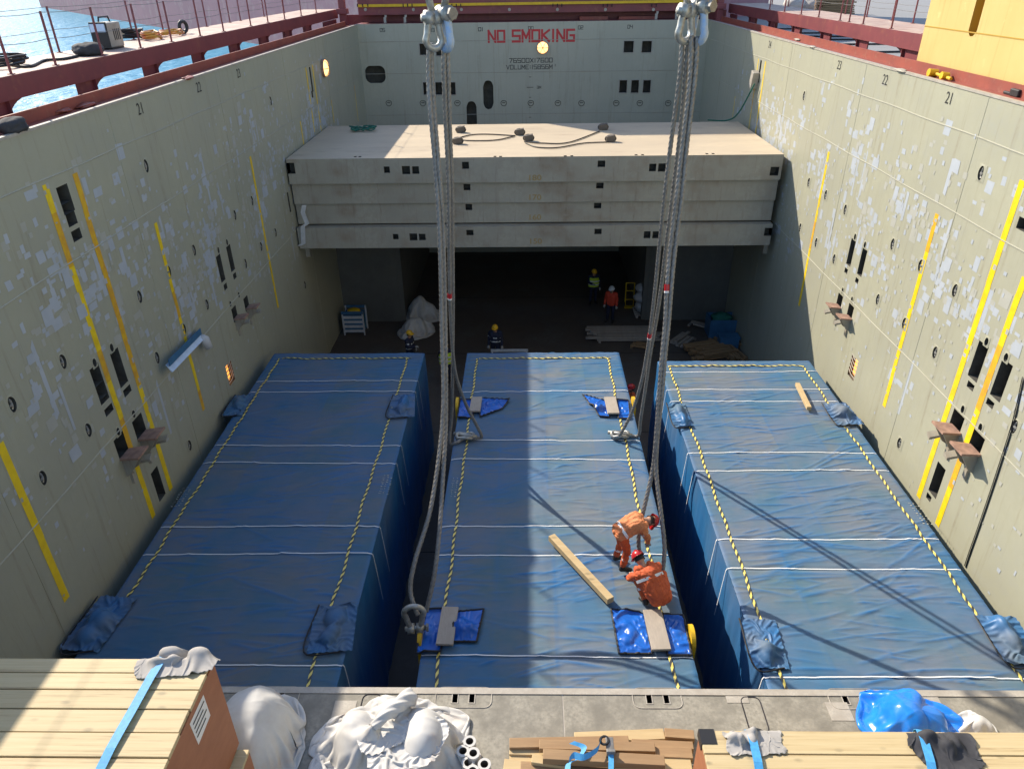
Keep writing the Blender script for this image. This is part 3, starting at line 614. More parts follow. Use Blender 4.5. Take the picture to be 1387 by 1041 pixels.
def tarp_box(x0, x1, y0, y1, seed, label, straps, tapes, vis, lines):
    g = thing('tarped_cargo', ((x0+x1)/2, (y0+y1)/2, 0), label, 'cargo', 'tarped cargo boxes on the hold floor')
    nu, nv = 130, 520
    gx, gy = np.meshgrid(np.linspace(x0, x1, nu+1), np.linspace(y0, y1, nv+1), indexing='ij')
    r1 = folds(gx, gy, seed, 420); r2 = folds(gx, gy, seed+100, 300)*.5
    ex = np.minimum(gx-x0, x1-gx); ey = y1-gy
    sl_ = np.zeros_like(gx)
    for ys in straps: sl_ += np.exp(-((gy-ys)/.05)**2)
    big = perlin(gx*.6, gy*.5, seed+8); crease = np.zeros_like(gx)
    for q in (.26, .5, .74): crease += np.exp(-((gx-x0-(x1-x0)*q-.03*np.sin(gy*.7+seed))/.03)**2)*.6
    gz = BOXT+.026*r1+.02*r2+.004*crease+.01*big+.005*perlin(gx*3, gy*3, seed+9)
    gz -= .02*np.clip(sl_, 0, 1); gz -= .02*np.exp(-ex/.02)+.02*np.exp(-ey/.02)
    Z = gz
    m = MB(); m.v = list(zip(gx.ravel().tolist(), gy.ravel().tolist(), gz.ravel().tolist()))
    for a in range(nu):
        for c in range(nv): q = a*(nv+1)+c; m.f.append((q, q+nv+1, q+nv+2, q+1))
    m.m = [0]*len(m.f); top = m.build('tarp_top', M_tarp, g, True)
    RP_ = np.random.default_rng(seed); cell = RP_.uniform(.72, 1.0, (6, 12)); pan = cell[np.clip(((gx-x0)/(x1-x0)*4).astype(int), 0, 5), np.clip(((gy-y0)/1.9).astype(int), 0, 11)]
    dust = np.clip(1.1-.85*r1-.55*r2-.3*crease+.35*big, 0, 1)*np.clip(.6+ex/.3, 0, 1)*np.clip(.55+ey/.6, 0, 1)*pan; set_dust(top, dust.ravel())
    def zat(x, y):
        a = min(nu, max(0, (x-x0)/(x1-x0)*nu)); c = min(nv, max(0, (y-y0)/(y1-y0)*nv)); return Z[int(round(a)), int(round(c))]
    # sides with hanging folds
    def sidef(ax, pos, lo, hi, n, out):
        tt = np.linspace(lo, hi, n+1); hh = np.linspace(0, 1, 25); T, Hh = np.meshgrid(tt, hh, indexing='ij')
        f = perlin(T*1.6+perlin(T*.7, Hh*2, seed+21)*.6, Hh*.8, seed+20)*.05*np.clip(Hh*2.5, .0, 1)+perlin(T*4.5, Hh*1.6, seed+22)*.018*np.clip(Hh*6, 0, 1)
        off = pos+out*(f+.03*Hh); zz = BOXT-.022-(BOXT-.022)*Hh
        mm = MB(); A = (off, T) if ax == 0 else (T, off)
        mm.v = list(zip(A[0].ravel().tolist(), A[1].ravel().tolist(), zz.ravel().tolist()))
        for a in range(n):
            for c in range(24): q = a*25+c; mm.f.append((q, q+25, q+26, q+1))
        mm.m = [0]*len(mm.f); o = mm.build('tarp_side', M_tarp, g, True); set_dust(o, np.clip(.35-.35*Hh+.25*perlin(T*.8, Hh*2, seed+23), 0, 1).ravel())
    sidef(0, x0, y0, y1, 220, -1); sidef(0, x1, y0, y1, 220, 1); sidef(1, y1, x0, x1, 80, 1); sidef(1, y0, x0, x1, 80, -1)
    for ys in straps:
        pts = []
        for x in np.linspace(x0+.01, x1-.01, 60):
            y = ys+.02*sin(x*.9+ys)+.004*sin(x*3+ys*2); pts.append((x, y, max(zat(x, y-.04), zat(x, y), zat(x, y+.04))+.01+.006*max(0, sin(x*2.1+ys*5))))
        if 'l' in vis: pts = [(x0-.11, ys, BOXT-1.3), (x0-.035, ys, BOXT-.05), (x0-.014, ys, BOXT+.004)]+pts
        if 'r' in vis: pts = pts+[(x1+.014, ys, BOXT+.004), (x1+.035, ys, BOXT-.05), (x1+.11, ys, BOXT-1.3)]
        ribbon('white_strap', pts, .022, (0, 1, 0), M_strapw, g)
    for (ax, ay, bx, by) in tapes:
        n = int(max(abs(ax-bx), abs(ay-by))/.06); pts = []
        al = abs(ax-bx) > abs(ay-by)
        for k in range(n+1):
            t = k/n; x = ax+(bx-ax)*t; y = ay+(by-ay)*t; j = .014*sin(t*61+seed)+.01*sin(t*23)
            x, y = (x, y+j) if al else (x+j, y); pts.append((x, y, max(zat(x-.05, y), zat(x, y), zat(x+.05, y), zat(x, y-.05), zat(x, y+.05))+.016))
        ribbon('hazard_tape', pts, .054, (0, 1, 0) if al else (1, 0, 0), M_tape, g, tape=.2)
    return g, zat
def sy(v, u): return atZ(u, v, BOXT).y
BX = dict(L=(-8.07, -3.25), M=(-1.9, 2.9), R=(4.02, 8.66))
yL = atZ(450, 478, BOXT).y; yM = atZ(735, 477, BOXT).y; yR = atZ(1000, 488, BOXT).y; Y0 = 5.6
def tp(u0, v0, u1, v1):
    a, c = atZ(u0, v0, BOXT), atZ(u1, v1, BOXT); return a, c
def tapeset(l, r, bk):
    out = []
    for (u0, v0, u1, v1) in (l, r): a, c = tp(u0, v0, u1, v1); x = (a.x+c.x)/2; out.append((x, a.y, x, min(c.y, Y0+.2) if v1 > 900 else c.y))
    a, c = tp(*bk); y = (a.y+c.y)/2; out.append((a.x, y, c.x, y)); return out
TL = tapeset((383, 486, 165, 812), (556, 487, 408, 932), (383, 485.5, 557, 486.5))
TM = tapeset((649, 486, 584, 932), (827, 486, 909, 932), (649, 485, 827, 486))
TR = tapeset((907, 496, 1060, 932), (1088, 496, 1387, 928), (907, 496, 1088, 496))
SL = [sy(v, 450) for v in (530.5, 603, 627, 713, 750, 900)]+[sy(516, 450)]
SM = [sy(v, 735) for v in (530, 596, 622, 712.5, 751, 888.5)]
SR = [sy(v, 1100) for v in (503, 527, 543, 613, 637, 730, 770, 917)]
CL, zL = tarp_box(*BX['L'], Y0, yL, 31, 'tarped blue cargo box lying wholly in shade beside the left wall'.replace('left', 'shaded'), SL, TL, 'r', 0)
CM, zM = tarp_box(*BX['M'], Y0, yM, 57, 'middle tarped blue cargo box with two workers in orange on top', SM, TM, '', 0)
CR, zR = tarp_box(*BX['R'], Y0, yR, 83, 'tarped blue cargo box in full sun beside the sunlit wall', SR, TR, 'l', 0)

# crumpled tarp pockets over the lifting lugs of the outer boxes
def cloth(P0, excess, coll, steps=110, seed=0, iters=7, bend=.25, jitter=.01, pin=False, seam=False, waves=0.0):
    """small position-based cloth: P0 (n,m,3) start sheet, rest lengths = start lengths * excess, coll pushes points out of what lies below"""
    rr = np.random.default_rng(seed); P = P0.copy(); G = []
    n, m = P.shape[:2]
    def grp(a, c, k): G.append((a, c, np.linalg.norm(P0[c]-P0[a], axis=-1)*excess, k))
    S_ = slice
    for o_ in (0, 1):
        e = n-(n-o_) % 2; grp((S_(o_, e-1, 2), S_(None)), (S_(o_+1, e, 2), S_(None)), 1.); e = m-(m-o_) % 2; grp((S_(None), S_(o_, e-1, 2)), (S_(None), S_(o_+1, e, 2)), 1.)
        e = n-(n-o_) % 2; grp((S_(o_, e-1, 2), S_(0, m-1)), (S_(o_+1, e, 2), S_(1, m)), .6); grp((S_(o_, e-1, 2), S_(1, m)), (S_(o_+1, e, 2), S_(0, m-1)), .6)
    for o_ in range(4):
        a = np.arange(o_, n-2, 4); c = np.arange(o_, m-2, 4); grp((a, S_(None)), (a+2, S_(None)), bend); grp((S_(None), c), (S_(None), c+2), bend)
    P += rr.normal(0, jitter, P.shape)
    if waves: P[..., 2] += waves*(perlin(P0[..., 0]*4.5, P0[..., 1]*2.6, seed+1)+.5*perlin(P0[..., 0]*9+3, P0[..., 1]*6, seed+2))
    E = [(0, S_(None)), (-1, S_(None)), (S_(None), 0), (S_(None), -1)]
    def fix(P):
        if pin:
            for e in E: P[e][..., :2] = P0[e][..., :2]
        if seam: a_ = (P[:, 0]+P[:, -1])/2; P[:, 0] = a_; P[:, -1] = a_; P[0] = P[0].mean(0)
        return P
    Q = P.copy(); g = np.array([0, 0, -9.8])*.018**2
    for st in range(steps):
        V_ = (P-Q)*.96; Q = P.copy(); P = P+V_+g
        for it in range(iters):
            for a, c, L, k in G:
                d = P[c]-P[a]; l = np.linalg.norm(d, axis=-1)+1e-9; w_ = (.5*k*(l-L)/l)[..., None]*d; P[a] += w_; P[c] -= w_
            if it % 3 == 2: P = coll(P, Q)
            P = fix(P)
        P = coll(P, Q)
    return P
def collide(zf, ells=(), boxes=(), fr=.5):
    def f(P, Q):
        for c, rad_ in ells:
            q = (P-np.array(c))/np.array(rad_); l = np.linalg.norm(q, axis=-1); i = l < 1
            if i.any(): P[i] = np.array(c)+q[i]/np.maximum(l[i], .05)[:, None]*np.array(rad_); P[i] = P[i]*(1-fr*.3)+(Q[i]*fr*.3+0) if False else P[i]; Q[i] += (P[i]-Q[i])*fr
        for x0, x1, y0, y1, zt in boxes:
            i = (P[..., 0] > x0) & (P[..., 0] < x1) & (P[..., 1] > y0) & (P[..., 1] < y1) & (P[..., 2] < zt)
            if i.any():
                t = i & (zt-P[..., 2] < np.minimum(y1-P[..., 1], .25)); P[t, 2] = zt; P[t, :2] = P[t, :2]*.4+Q[t, :2]*.6; Q[t] += (P[t]-Q[t])*.8; e = i & ~t; P[e, 1] = y1
        if zf is not None: i = P[..., 2] < zf; P[i, 2] = zf; Q[i] += (P[i]-Q[i])*.8
        return P
    return f
def cloth_mesh(name, P, mat, par=None, keep=None, sub=1, thick=0.0, dust=None):
    m = MB(); n, k = P.shape[:2]; m.v = [tuple(map(float, q)) for q in P.reshape(-1, 3)]
    for a in range(n-1):
        for c in range(k-1):
            if keep is None or keep(2*(a+.5)/(n-1)-1, 2*(c+.5)/(k-1)-1): q = a*k+c; m.f.append((q, q+k, q+k+1, q+1)); m.m.append(0)
    used = sorted({i for f in m.f for i in f}); mp_ = {o_: i for i, o_ in enumerate(used)}; m.v = [m.v[i] for i in used]; m.f = [tuple(mp_[i] for i in f) for f in m.f]
    o = m.build(name, mat, par, True)
    if dust is not None: set_dust(o, [dust(Vector(v)) for v in m.v])
    if thick: t = o.modifiers.new('solid', 'SOLIDIFY'); t.thickness = thick
    if sub: q = o.modifiers.new('sub', 'SUBSURF'); q.levels = sub; q.render_levels = sub
    return o
def sheet0(cx, cy, z, w_, d_, n, m, rot=0.):
    a, c = np.meshgrid(np.linspace(-w_/2, w_/2, n), np.linspace(-d_/2, d_/2, m), indexing='ij'); P = np.zeros((n, m, 3)); P[..., 0] = cx+a*cos(rot)-c*sin(rot); P[..., 1] = cy+a*sin(rot)+c*cos(rot); P[..., 2] = z; return P
def crumple(p, sc, seed, warp=.35):
    q = Vector(p)*sc+Vector((seed*7.3, seed*3.1, seed*1.7)); q += mnoise.noise_vector(q*.7)*warp*2
    d = mnoise.voronoi(q)[0]; return min(1.0, (d[1]-d[0])*1.3)
def bundle(u, v, w_, d_, par, zf, seed, h=.2):
    c = atZ(u, v, BOXT); R = random.Random(seed)
    el = [((c.x+R.uniform(-.1, .1)*w_, c.y+R.uniform(-.25, .25)*d_, BOXT+.02), (w_*R.uniform(.16, .3), d_*R.uniform(.14, .26), h*R.uniform(.6, 1.1))) for k in range(3)]
    P = cloth(sheet0(c.x, c.y, BOXT+h*1.3, w_, d_, 30, 40, R.uniform(-.12, .12)), 1.16, collide(BOXT+.035, el), 60, seed, jitter=.008, pin=True, waves=.08)
    o = cloth_mesh('lug_cover', P, M_tarp, par, None, 1, 0, lambda q: max(.15, min(.9, .55+.7*mnoise.noise(q*2.2+Vector((seed, 0, 0))))))
    pts = [c+Vector((s_*w_*.5, t*d_*.5, .05)) for s_, t in ((-1, 1), (-1, -1), (.6, -1))]
    MB().tube(lerp_path(pts, 12), .016, 5).build('hem', M_tarpk, o)
    return o
bundle(323, 550, .55, 1.1, CL, zL, 1); bundle(545, 551, .7, 1.2, CL, zL, 2); bundle(136, 845, .75, 1.3, CL, zL, 3, .3); bundle(452, 852, .8, 1.1, CL, zL, 4, .25)
bundle(920, 563, .5, 1.2, CR, zR, 5); bundle(1140, 562, .7, 1.1, CR, zR, 6, .26); bundle(1035, 872, .62, 1.1, CR, zR, 7, .26); bundle(1368, 868, .7, 1.1, CR, zR, 8, .3)
# bright open flaps, boards and yellow lugs of the middle box
def flap(quad, seed, par, h=.05):
    Q = [np.array(atZ(u, v, BOXT+.16)) for u, v in quad]; n = 26; a, c = np.meshgrid(np.linspace(0, 1, n), np.linspace(0, 1, n), indexing='ij'); a, c = a[..., None], c[..., None]
    P0 = Q[0]*(1-a)*(1-c)+Q[1]*a*(1-c)+Q[2]*a*c+Q[3]*(1-a)*c; R = random.Random(seed); ce = sum(Q)/4
    el = [((ce[0]+R.uniform(-.12, .12), ce[1]+R.uniform(-.2, .2), BOXT+.02), (R.uniform(.06, .14), R.uniform(.08, .2), h*1.6)) for k in range(3)]
    P = cloth(P0, 1.1, collide(BOXT+.04, el), 60, seed+50, jitter=.006, pin=True, waves=.06); o = cloth_mesh('open_flap', P, M_tarpb, par, None, 1)
    e = list(P[:, 0])+list(P[-1, 1:])+list(P[-2::-1, -1])+list(P[0, -2:0:-1])
    MB().tube([Vector(q) for q in e], .02, 5, closed=True).build('hem', M_tarpk, o)
    return o
flap([(828, 818), (873, 825), (884, 878), (839, 878)], 1, CM); flap([(898, 826), (926, 826), (938, 880), (905, 880)], 2, CM, .03)
flap([(577, 820), (603, 819), (596, 878), (563, 878)], 3, CM, .03); flap([(616, 822), (655, 818), (645, 862), (612, 862)], 4, CM, .12)
flap([(623, 537), (643, 537), (640, 560), (619, 561)], 5, CM, .03); flap([(650, 534), (690, 536), (680, 548), (650, 559)], 6, CM, .06)
flap([(789, 529), (822, 538), (826, 559), (812, 558)], 7, CM, .1); flap([(836, 537), (852, 538), (854, 561), (838, 561)], 8, CM, .03)
def board(name, a, c, wd, th, mat, label, z=BOXT+.11, group=None, cat='board'):
    p, q = atZ(*a, z), atZ(*c, z); o = MB().beam(p, q, wd, th).build(name, mat, None, False, .006); return tag(o, label, cat, group)
board('pad_board', (610, 822), (602, 873), .31, .05, M_wood2, 'grey board on the open blue flap below the large shackle')
board('pad_board', (883, 826), (896, 880), .34, .05, M_wood2, 'grey board on the bright blue flap behind the crouching worker')
board('pad_board', (646, 538), (643, 557), .3, .05, M_wood2, 'short grey board on the far open flap in shade')
board('pad_board', (826, 538), (831, 560), .32, .05, M_wood2, 'short pale board on the far open flap in sun')
board('timber_pole', (747, 727), (827, 813), .15, .13, M_timber2, 'long pale timber lying diagonally on the middle tarped box', BOXT+.16, cat='timber')
board('timber_batten', (1080, 520), (1096, 553), .12, .1, M_timber2, 'short pale batten lying on the sunlit tarped box', BOXT+.12, cat='timber')
def lug(u, v, sx, y_):
    x = BX['M'][0]-.03 if sx < 0 else BX['M'][1]+.03; m = MB(); c = Vector((x, y_, BOXT-.02)); n = 20
    pr = [(cos(t)*.25, sin(t)*.22) for t in np.linspace(0, pi, n)]+[(-.25, -.45), (.25, -.45)]
    A = [c+Vector((sx*.055, a, e)) for a, e in pr]; B_ = [c+Vector((-sx*.02, a, e)) for a, e in pr]; m.face(A); m.face(B_[::-1])
    for k in range(len(pr)): j = (k+1) % len(pr); m.face([A[k], A[j], B_[j], B_[k]])
    o = m.build('lifting_lug', M_yplate, CM); return c+Vector((sx*.04, 0, .22))
lNL = lug(565, 862, -1, atZ(566, 862, BOXT).y); lNR = lug(932, 862, 1, atZ(932, 862, BOXT).y); lFL = lug(617, 548, -1, atZ(617, 548, BOXT).y); lFR = lug(855, 547, 1, atZ(855, 547, BOXT).y)
# faint stencilled markings on the tarps
for par, zf, u, v in ((CL, zL, 515, 656), (CM, zM, 610, 660), (CL, zL, 238, 672), (CR, zR, 1238, 695)):
    p = atZ(u, v, BOXT); R = random.Random(int(u)); m = MB()
    for k in range(26):
        x, y = p.x+.05+(k % 3)*.09+R.uniform(-.01, .01), p.y-.35+(k//3)*.085+R.uniform(-.01, .01); z = zf(x, y)+.012; dx, dy = R.choice(((.03, .004), (.005, .028), (.02, .02))); m.face([(x-dx, y-.006, z), (x+dx, y-.006, z), (x+dx, y+dy, z), (x-dx, y+dy, z)])
    m.build('stencil_mark', M_patch2, par)

# ================================================================== HANGING WIRE-ROPE SLINGS
YS = 13.3
def bow_shackle(name, c, h, wd, r, axis, label, mat=M_galv, flip=1, par=None, boss=1.9):
    """c = pin centre; bow hangs below (flip=1) or above (flip=-1); axis = pin direction"""
    ax = Vector(axis).normalized(); dn = Vector((0, 0, -flip)); pts = []
    for t in np.linspace(-pi*.5-.75, pi*.5+.75, 25):
        x = sin(t); y = cos(t); q = wd*.5*(1 if abs(t) < pi/2 else cos((abs(t)-pi/2))*.95); pts.append(c+ax*(q*(1 if t > 0 else -1)*min(1, abs(x)*1.0) if abs(t) < pi/2 else q*(1 if t > 0 else -1)*abs(x)*.86)+dn*(h-wd*.5+wd*.5*y if abs(t) < pi/2 else (h-wd*.5)*(1-(abs(t)-pi/2)/.75)))
    g = thing(name, c, label, 'shackle') if par is None else par
    bow = MB().tube(pts, r, 12).build('bow', mat, g, True)
    for s_ in (-1, 1):
        e = pts[-1] if s_ > 0 else pts[0]; MB().tube([e-ax*s_*r*1.2, e+ax*s_*r*1.3], r*boss, 14).build('eye', M_galv, g, True)
    MB().tube([pts[0]-ax*r*2.2, pts[-1]+ax*r*2.2], r*.95, 10).build('pin', M_galv, g, True)
    e = pts[-1]+ax*r*2.2; MB().tube([e, e+ax*r*.9], r*1.5, 6).build('nut', M_steel, g)
    return g
def rope(pp, name, label, r=.04, group='wire rope slings on the middle box', tagv=None):
    P = []
    for q in pp: P.append(Vector(q) if len(q) == 3 and isinstance(q, Vector) else (atY(q[0], q[1], q[2])))
    path = lerp_path(P, 230); g = thing(name, path[-1], label, 'wire rope', group)
    MB().tube(path, r, 20, lobes=5, twist=13.0).build('rope', M_steel, g, True)
    if tagv:
        vv = [520.5-F_PX*float((np.array(q)-np.array([0, 0, CAMZ]))@up)/float((np.array(q)-np.array([0, 0, CAMZ]))@fw) for q in path]; i = min(range(len(path)-8), key=lambda k: abs(vv[k]-tagv)); t = (path[i+1]-path[i]).normalized()
        MB().tube([path[i]-t*.06, path[i]+t*.06], r*1.2, 10).build('tag', M_helr, g); MB().tube([path[i]+t*.06, path[i]+t*.1], r*1.15, 10).build('tag', M_paper, g)
    return path
onB = lambda u, v, h=.06: atZ(u, v, BOXT+h)
# left hanger: legs to the near lug, legs to the far side lying on the tarp
near_end = atZ(566, 833, BOXT+.42)
rope([(581, 60, YS), (580.5, 105, YS), (583, 150, YS-.1), (590, 230, YS-.2), (595.5, 320, YS-.4), (598.5, 450, YS-.8), (600, 560, YS-1.5), (585, 680, YS-2.6), (562, 760, YS-3.4), (556, 800, YS-3.7), near_end], 'sling_rope', 'slack wire rope from the hanger over the shaded side to the large shackle')
rope([(584, 58, YS+.06), (585, 105, YS+.06), (588, 150, YS), (594.5, 230, YS-.2), (600.5, 320, YS-.3), (603.5, 450, YS-.7), (604, 570, YS-1.5), (599, 660, YS-2.4), (595, 720, YS-3.0), (588, 780, YS-3.5), (577, 828, YS-3.8)], 'sling_rope', 'wire rope leg passing alongside the slack rope above the large shackle')
rope([(601, 66, YS+.1), (601.5, 105, YS+.1), (604, 170, YS+.2), (607.5, 250, YS+.3), (608.5, 340, YS+.5), (610, 420, YS+.9), (616, 500, YS+1.5), (630, 545, YS+2.0), (645, 575, YS+2.3), onB(652, 591), onB(640, 592), onB(630, 590, .1)], 'sling_rope', 'wire rope leg ending in a bent loop on the shaded tarp', tagv=400)
rope([(606, 66, YS+.15), (607, 105, YS+.15), (609, 170, YS+.25), (612, 250, YS+.4), (613, 340, YS+.6), (613.5, 420, YS+1.), (613, 500, YS+1.6), (612, 560, YS+2.1), onB(609, 598), onB(618, 599), onB(630, 592, .1)], 'sling_rope', 'wire rope leg running down to the edge of the shaded tarp')
# right hanger
rope([(924, 58, YS+.1), (920.5, 105, YS+.1), (908, 200, YS+.3), (901, 260, YS+.4), (893, 335, YS+.7), (888, 386, YS+.9), (882, 438, YS+1.2), (876, 480, YS+1.5), (868, 520, YS+1.8), (855, 560, YS+2.2), onB(836, 594), onB(834, 586, .12), onB(846, 585, .1)], 'sling_rope', 'wire rope leg curving down onto the sunlit tarp edge', tagv=455)
rope([(931, 50, YS+.15), (928.5, 105, YS+.1), (919, 200, YS+.3), (911.5, 260, YS+.5), (902, 335, YS+.7), (896, 386, YS+1.), (888, 438, YS+1.3), (880.5, 480, YS+1.6), (875, 520, YS+1.9), (868, 565, YS+2.2), onB(864, 590), onB(846, 586, .1)], 'sling_rope', 'wire rope leg running close behind the curved leg on the sunlit side')
rope([(936, 48, YS-.05), (934.5, 105, YS-.1), (924, 200, YS-.2), (917, 260, YS-.3), (908, 335, YS-.4), (903.5, 386, YS-.6), (901, 438, YS-.8), (897, 480, YS-1.), (893, 530, YS-1.2), (888, 600, YS-1.5), (884, 636, YS-1.6), (874, 681, YS-1.9), (866, 715, YS-2.1), (865, 738, YS-2.2), onB(868, 758)], 'sling_rope', 'wire rope held by the bending worker', tagv=388)
rope([(944, 50, YS), (941, 105, YS-.1), (930, 200, YS-.2), (924, 260, YS-.3), (914.6, 335, YS-.4), (909.5, 386, YS-.6), (905.5, 438, YS-.8), (901, 480, YS-1.), (897, 530, YS-1.2), (890, 600, YS-1.5), (889, 641, YS-1.7), (896, 700, YS-2.2), (900, 740, YS-2.5), (898, 768, YS-2.7), onB(893, 790)], 'sling_rope', 'wire rope hanging past the crouching worker into the gap')
# shackles of the two hangers
for (u, vp, vb, ul, lb) in ((588, 24, 62, 598, 'shaded'), (933, 14, 60, 945, 'sunlit')):
    pc = atY(u, vp, YS); s_px = (pc-Vector((0, 0, CAMZ))).length/F_PX
    bow_shackle('bow_shackle', atY(u-2, vp, YS), .46, .28, .06, (1, .5, 0), 'galvanised bow shackle holding ropes over the %s side of the middle box' % lb)
    bow_shackle('bow_shackle', atY(ul+4, vp-6, YS+.05), .54, .28, .065, (.8, -1, .0), 'bow shackle with blue worn paint over the %s side of the middle box' % lb, M_galvb)
    top = atY((u+ul)/2, vp-18, YS)
    g = thing('hoist_link', top, 'thick galvanised links above the shackles on the %s side' % lb, 'hoist link')
    for dx in (-.14, .14): MB().tube([atY((u+ul)/2, vp-2, YS)+Vector((dx*.55, 0, 0)), top+Vector((dx*1.2, 0, .2)), top+Vector((dx*1.6, 0, .8)), top+Vector((dx*.7, 0, 1.2)), top+Vector((0, 0, 1.25))], .06, 10).build('link_side', M_galv, g, True)
    MB().tube([top+Vector((0, 0, 1.2)), top+Vector((0, 0, 9))], .06, 10).build('hoist_wire', M_steel, g, True)
sh = bow_shackle('lug_shackle', lNL+Vector((-.06, 0, .02)), .55, .36, .05, (1, .1, 0), 'large galvanised bow shackle on the near yellow lug in shade', flip=-1)
for u, v, lb in ((630, 590, 'shaded'), (840, 588, 'sunlit')):
    p = onB(u, v, .12); g = thing('sling_shackle', p, 'small grey shackle joining rope loops on the %s tarp' % lb, 'shackle')
    MB().tube([p+Vector((.22*cos(t), .13*sin(t), .03*sin(3*t))) for t in np.linspace(0, 2*pi, 17)[:-1]], .045, 8, closed=True).build('bow', M_galv, g, True)
    MB().tube([p+Vector((-.3, .1, 0)), p+Vector((.3, -.08, .02))], .05, 8).build('pin', M_galv, g, True)

# ================================================================== FIXTURES ON THE WALLS
def support_bracket(X, s, u, v, k, label):
    p = atX(u, v, X); g = thing('support_bracket', p, label, 'bracket', 'folding support brackets on the hold walls')
    q = lambda dx, dy, dz: Vector((X+s*dx*k, p.y+dy*k, p.z+dz*k))
    m = MB(); t = [q(.0, -.2, 0), q(.42, -.24, .05), q(.42, .24, .05), q(0, .2, 0)]; bt = [a-Vector((0, 0, .05*k)) for a in t]
    m.face(t); m.face(bt[::-1])
    for i in range(4): j = (i+1) % 4; m.face([t[i], t[j], bt[j], bt[i]])
    m.build('seat_plate', M_rust, g)
    for dy in (-.15, .15):
        m = MB(); a = [q(0, dy, -.05), q(.38, dy*1.2, -.01), q(.12, dy, -.42), q(0, dy, -.5)]; c = [x+Vector((0, .03*k, 0)) for x in a]
        m.face(a); m.face(c[::-1])
        for i in range(4): j = (i+1) % 4; m.face([a[i], a[j], c[j], c[i]])
        m.build('gusset', M_panel, g)
    MB().obox(q(.2, .3, -.34), s*Vector((.16*k, 0, .04*k)), (0, .07*k, .03*k), (0, 0, .03*k)).build('locking_arm', M_panel, g)
    MB().obox(q(.03, .0, -.62), (.03*k, 0, 0), (0, .05*k, 0), (0, 0, .12*k)).build('stop_block', M_panel, g)
for X, s, u, v, k, lb in ((XL, 1, 319, 429, .8, 'bracket in shade above the lit wall lamp, nearer the bent strip'), (XL, 1, 335, 415, .8, 'bracket in shade above the lit wall lamp, farther from the bent strip'),
      (XL, 1, 168, 614, 1., 'bracket crossing the yellow stripe on the shaded wall beside the tarped box'), (XL, 1, 192, 588, 1., 'bracket between two yellow stripes on the shaded wall beside the tarped box'),
      (XR, -1, 1137, 414, .8, 'sunlit rusty bracket over the orange lamp, the one nearer the panel stack'), (XR, -1, 1151.5, 429, .8, 'sunlit rusty bracket over the orange lamp, the one farther from the panel stack'),
      (XR, -1, 1296, 580, 1., 'sunlit rusty bracket touching the farther long yellow stripe'), (XR, -1, 1322, 608, 1., 'sunlit rusty bracket touching the nearer long yellow stripe')):
    support_bracket(X, s, u, v, k, lb)
for X, s, u, v, lb in ((XL, 1, 312, 505, 'glowing orange caged lamp low on the shaded wall'), (XR, -1, 1155, 498, 'orange caged lamp low on the sunlit wall')):
    p = atX(u, v, X); g = thing('wall_lamp', p, lb, 'lamp'); MB().box(min(X-s*.22, X-s*.4), p.y-.2, p.z-.3, max(X-s*.22, X-s*.4), p.y+.2, p.z+.3).build('lamp_body', M_rust, g)
    MB().box(min(X-s*.1, X-s*.2), p.y-.17, p.z-.27, max(X-s*.1, X-s*.2), p.y+.17, p.z+.27).build('lamp_glass', M_lamp, g, False, .03)
    for k in range(5): z = p.z-.24+k*.12; MB().tube([(X-s*.01, p.y-.21, z), (X+s*.02, p.y, z+.05), (X-s*.01, p.y+.21, z+.1)], .013, 5).build('cage_bar', M_lip, g)
def round_lamp(p, nrm, r, lb):
    g = thing('bulkhead_lamp', p, lb, 'lamp'); n = Vector(nrm); a = n.cross(Vector((0, 0, 1))).normalized(); c_ = Vector((0, 0, 1))
    MB().tube([p-n*.02, p+n*.1], r*1.08, 22).build('lamp_rim', M_rust, g)
    m = MB(); m.grid(lambda s_, t: p+n*(.1+.12*cos(s_*pi/2))+(a*cos(t*2*pi)+c_*sin(t*2*pi))*r*sin(s_*pi/2+.001), 6, 20); m.build('lamp_glass', M_lamph, g, True)
    for k in range(3): MB().tube([p+n*(.12+.13*cos(t))+(a*cos(k*pi/3)+c_*sin(k*pi/3))*r*1.05*sin(t) for t in np.linspace(-pi/2, pi/2, 9)], .012, 5).build('cage_bar', M_rust, g)
round_lamp(atY(735, 64.5, YB)+Vector((0, -.02, 0)), (0, -1, 0), .27, 'lit round lamp under the no smoking lettering')
round_lamp(atX(437, 92.5, XL)+Vector((.02, 0, 0)), (1, 0, 0), .32, 'lit round orange lamp high on the shaded wall')
# bent metal strip leaning off the shaded wall
g = thing('bent_metal_strip', atX(255, 480, XL), 'bluish white bent metal strip sticking out of the shaded wall', 'metal strip')
A, B_ = atX(229, 499, XL+.25), atX(272, 455, XL+.1)
MB().beam(A, B_, .22, .02, (1, 0, .6)).build('flat_strip', M_silver, g); d = Vector((.03, 0, .14)); MB().beam(A+d, B_+d, .16, .02, (1, 0, 0)).build('folded_edge', M_bluebox, g)
MB().tube([B_, atX(277, 459, XL+.16), atX(283, 471, XL+.2)], [.07, .12, .1], 12).build('curled_end', M_white, g, True)
# thin cable down the sunlit wall
for off, r in ((0, .012), (.05, .008)):
    P = [atX(u, v, XR-.014)+Vector((0, off, 0)) for u, v in ((1387, 512), (1374, 570), (1352, 640), (1330, 705), (1314, 750), (1308, 768))]
    if off == 0: cg = thing('wall_cable', P[-1], 'pair of thin dark cables down the sunlit wall beside the lashing cup', 'cable')
    MB().tube(lerp_path(P, 40), r, 6).build('cable', M_hose, cg, True)

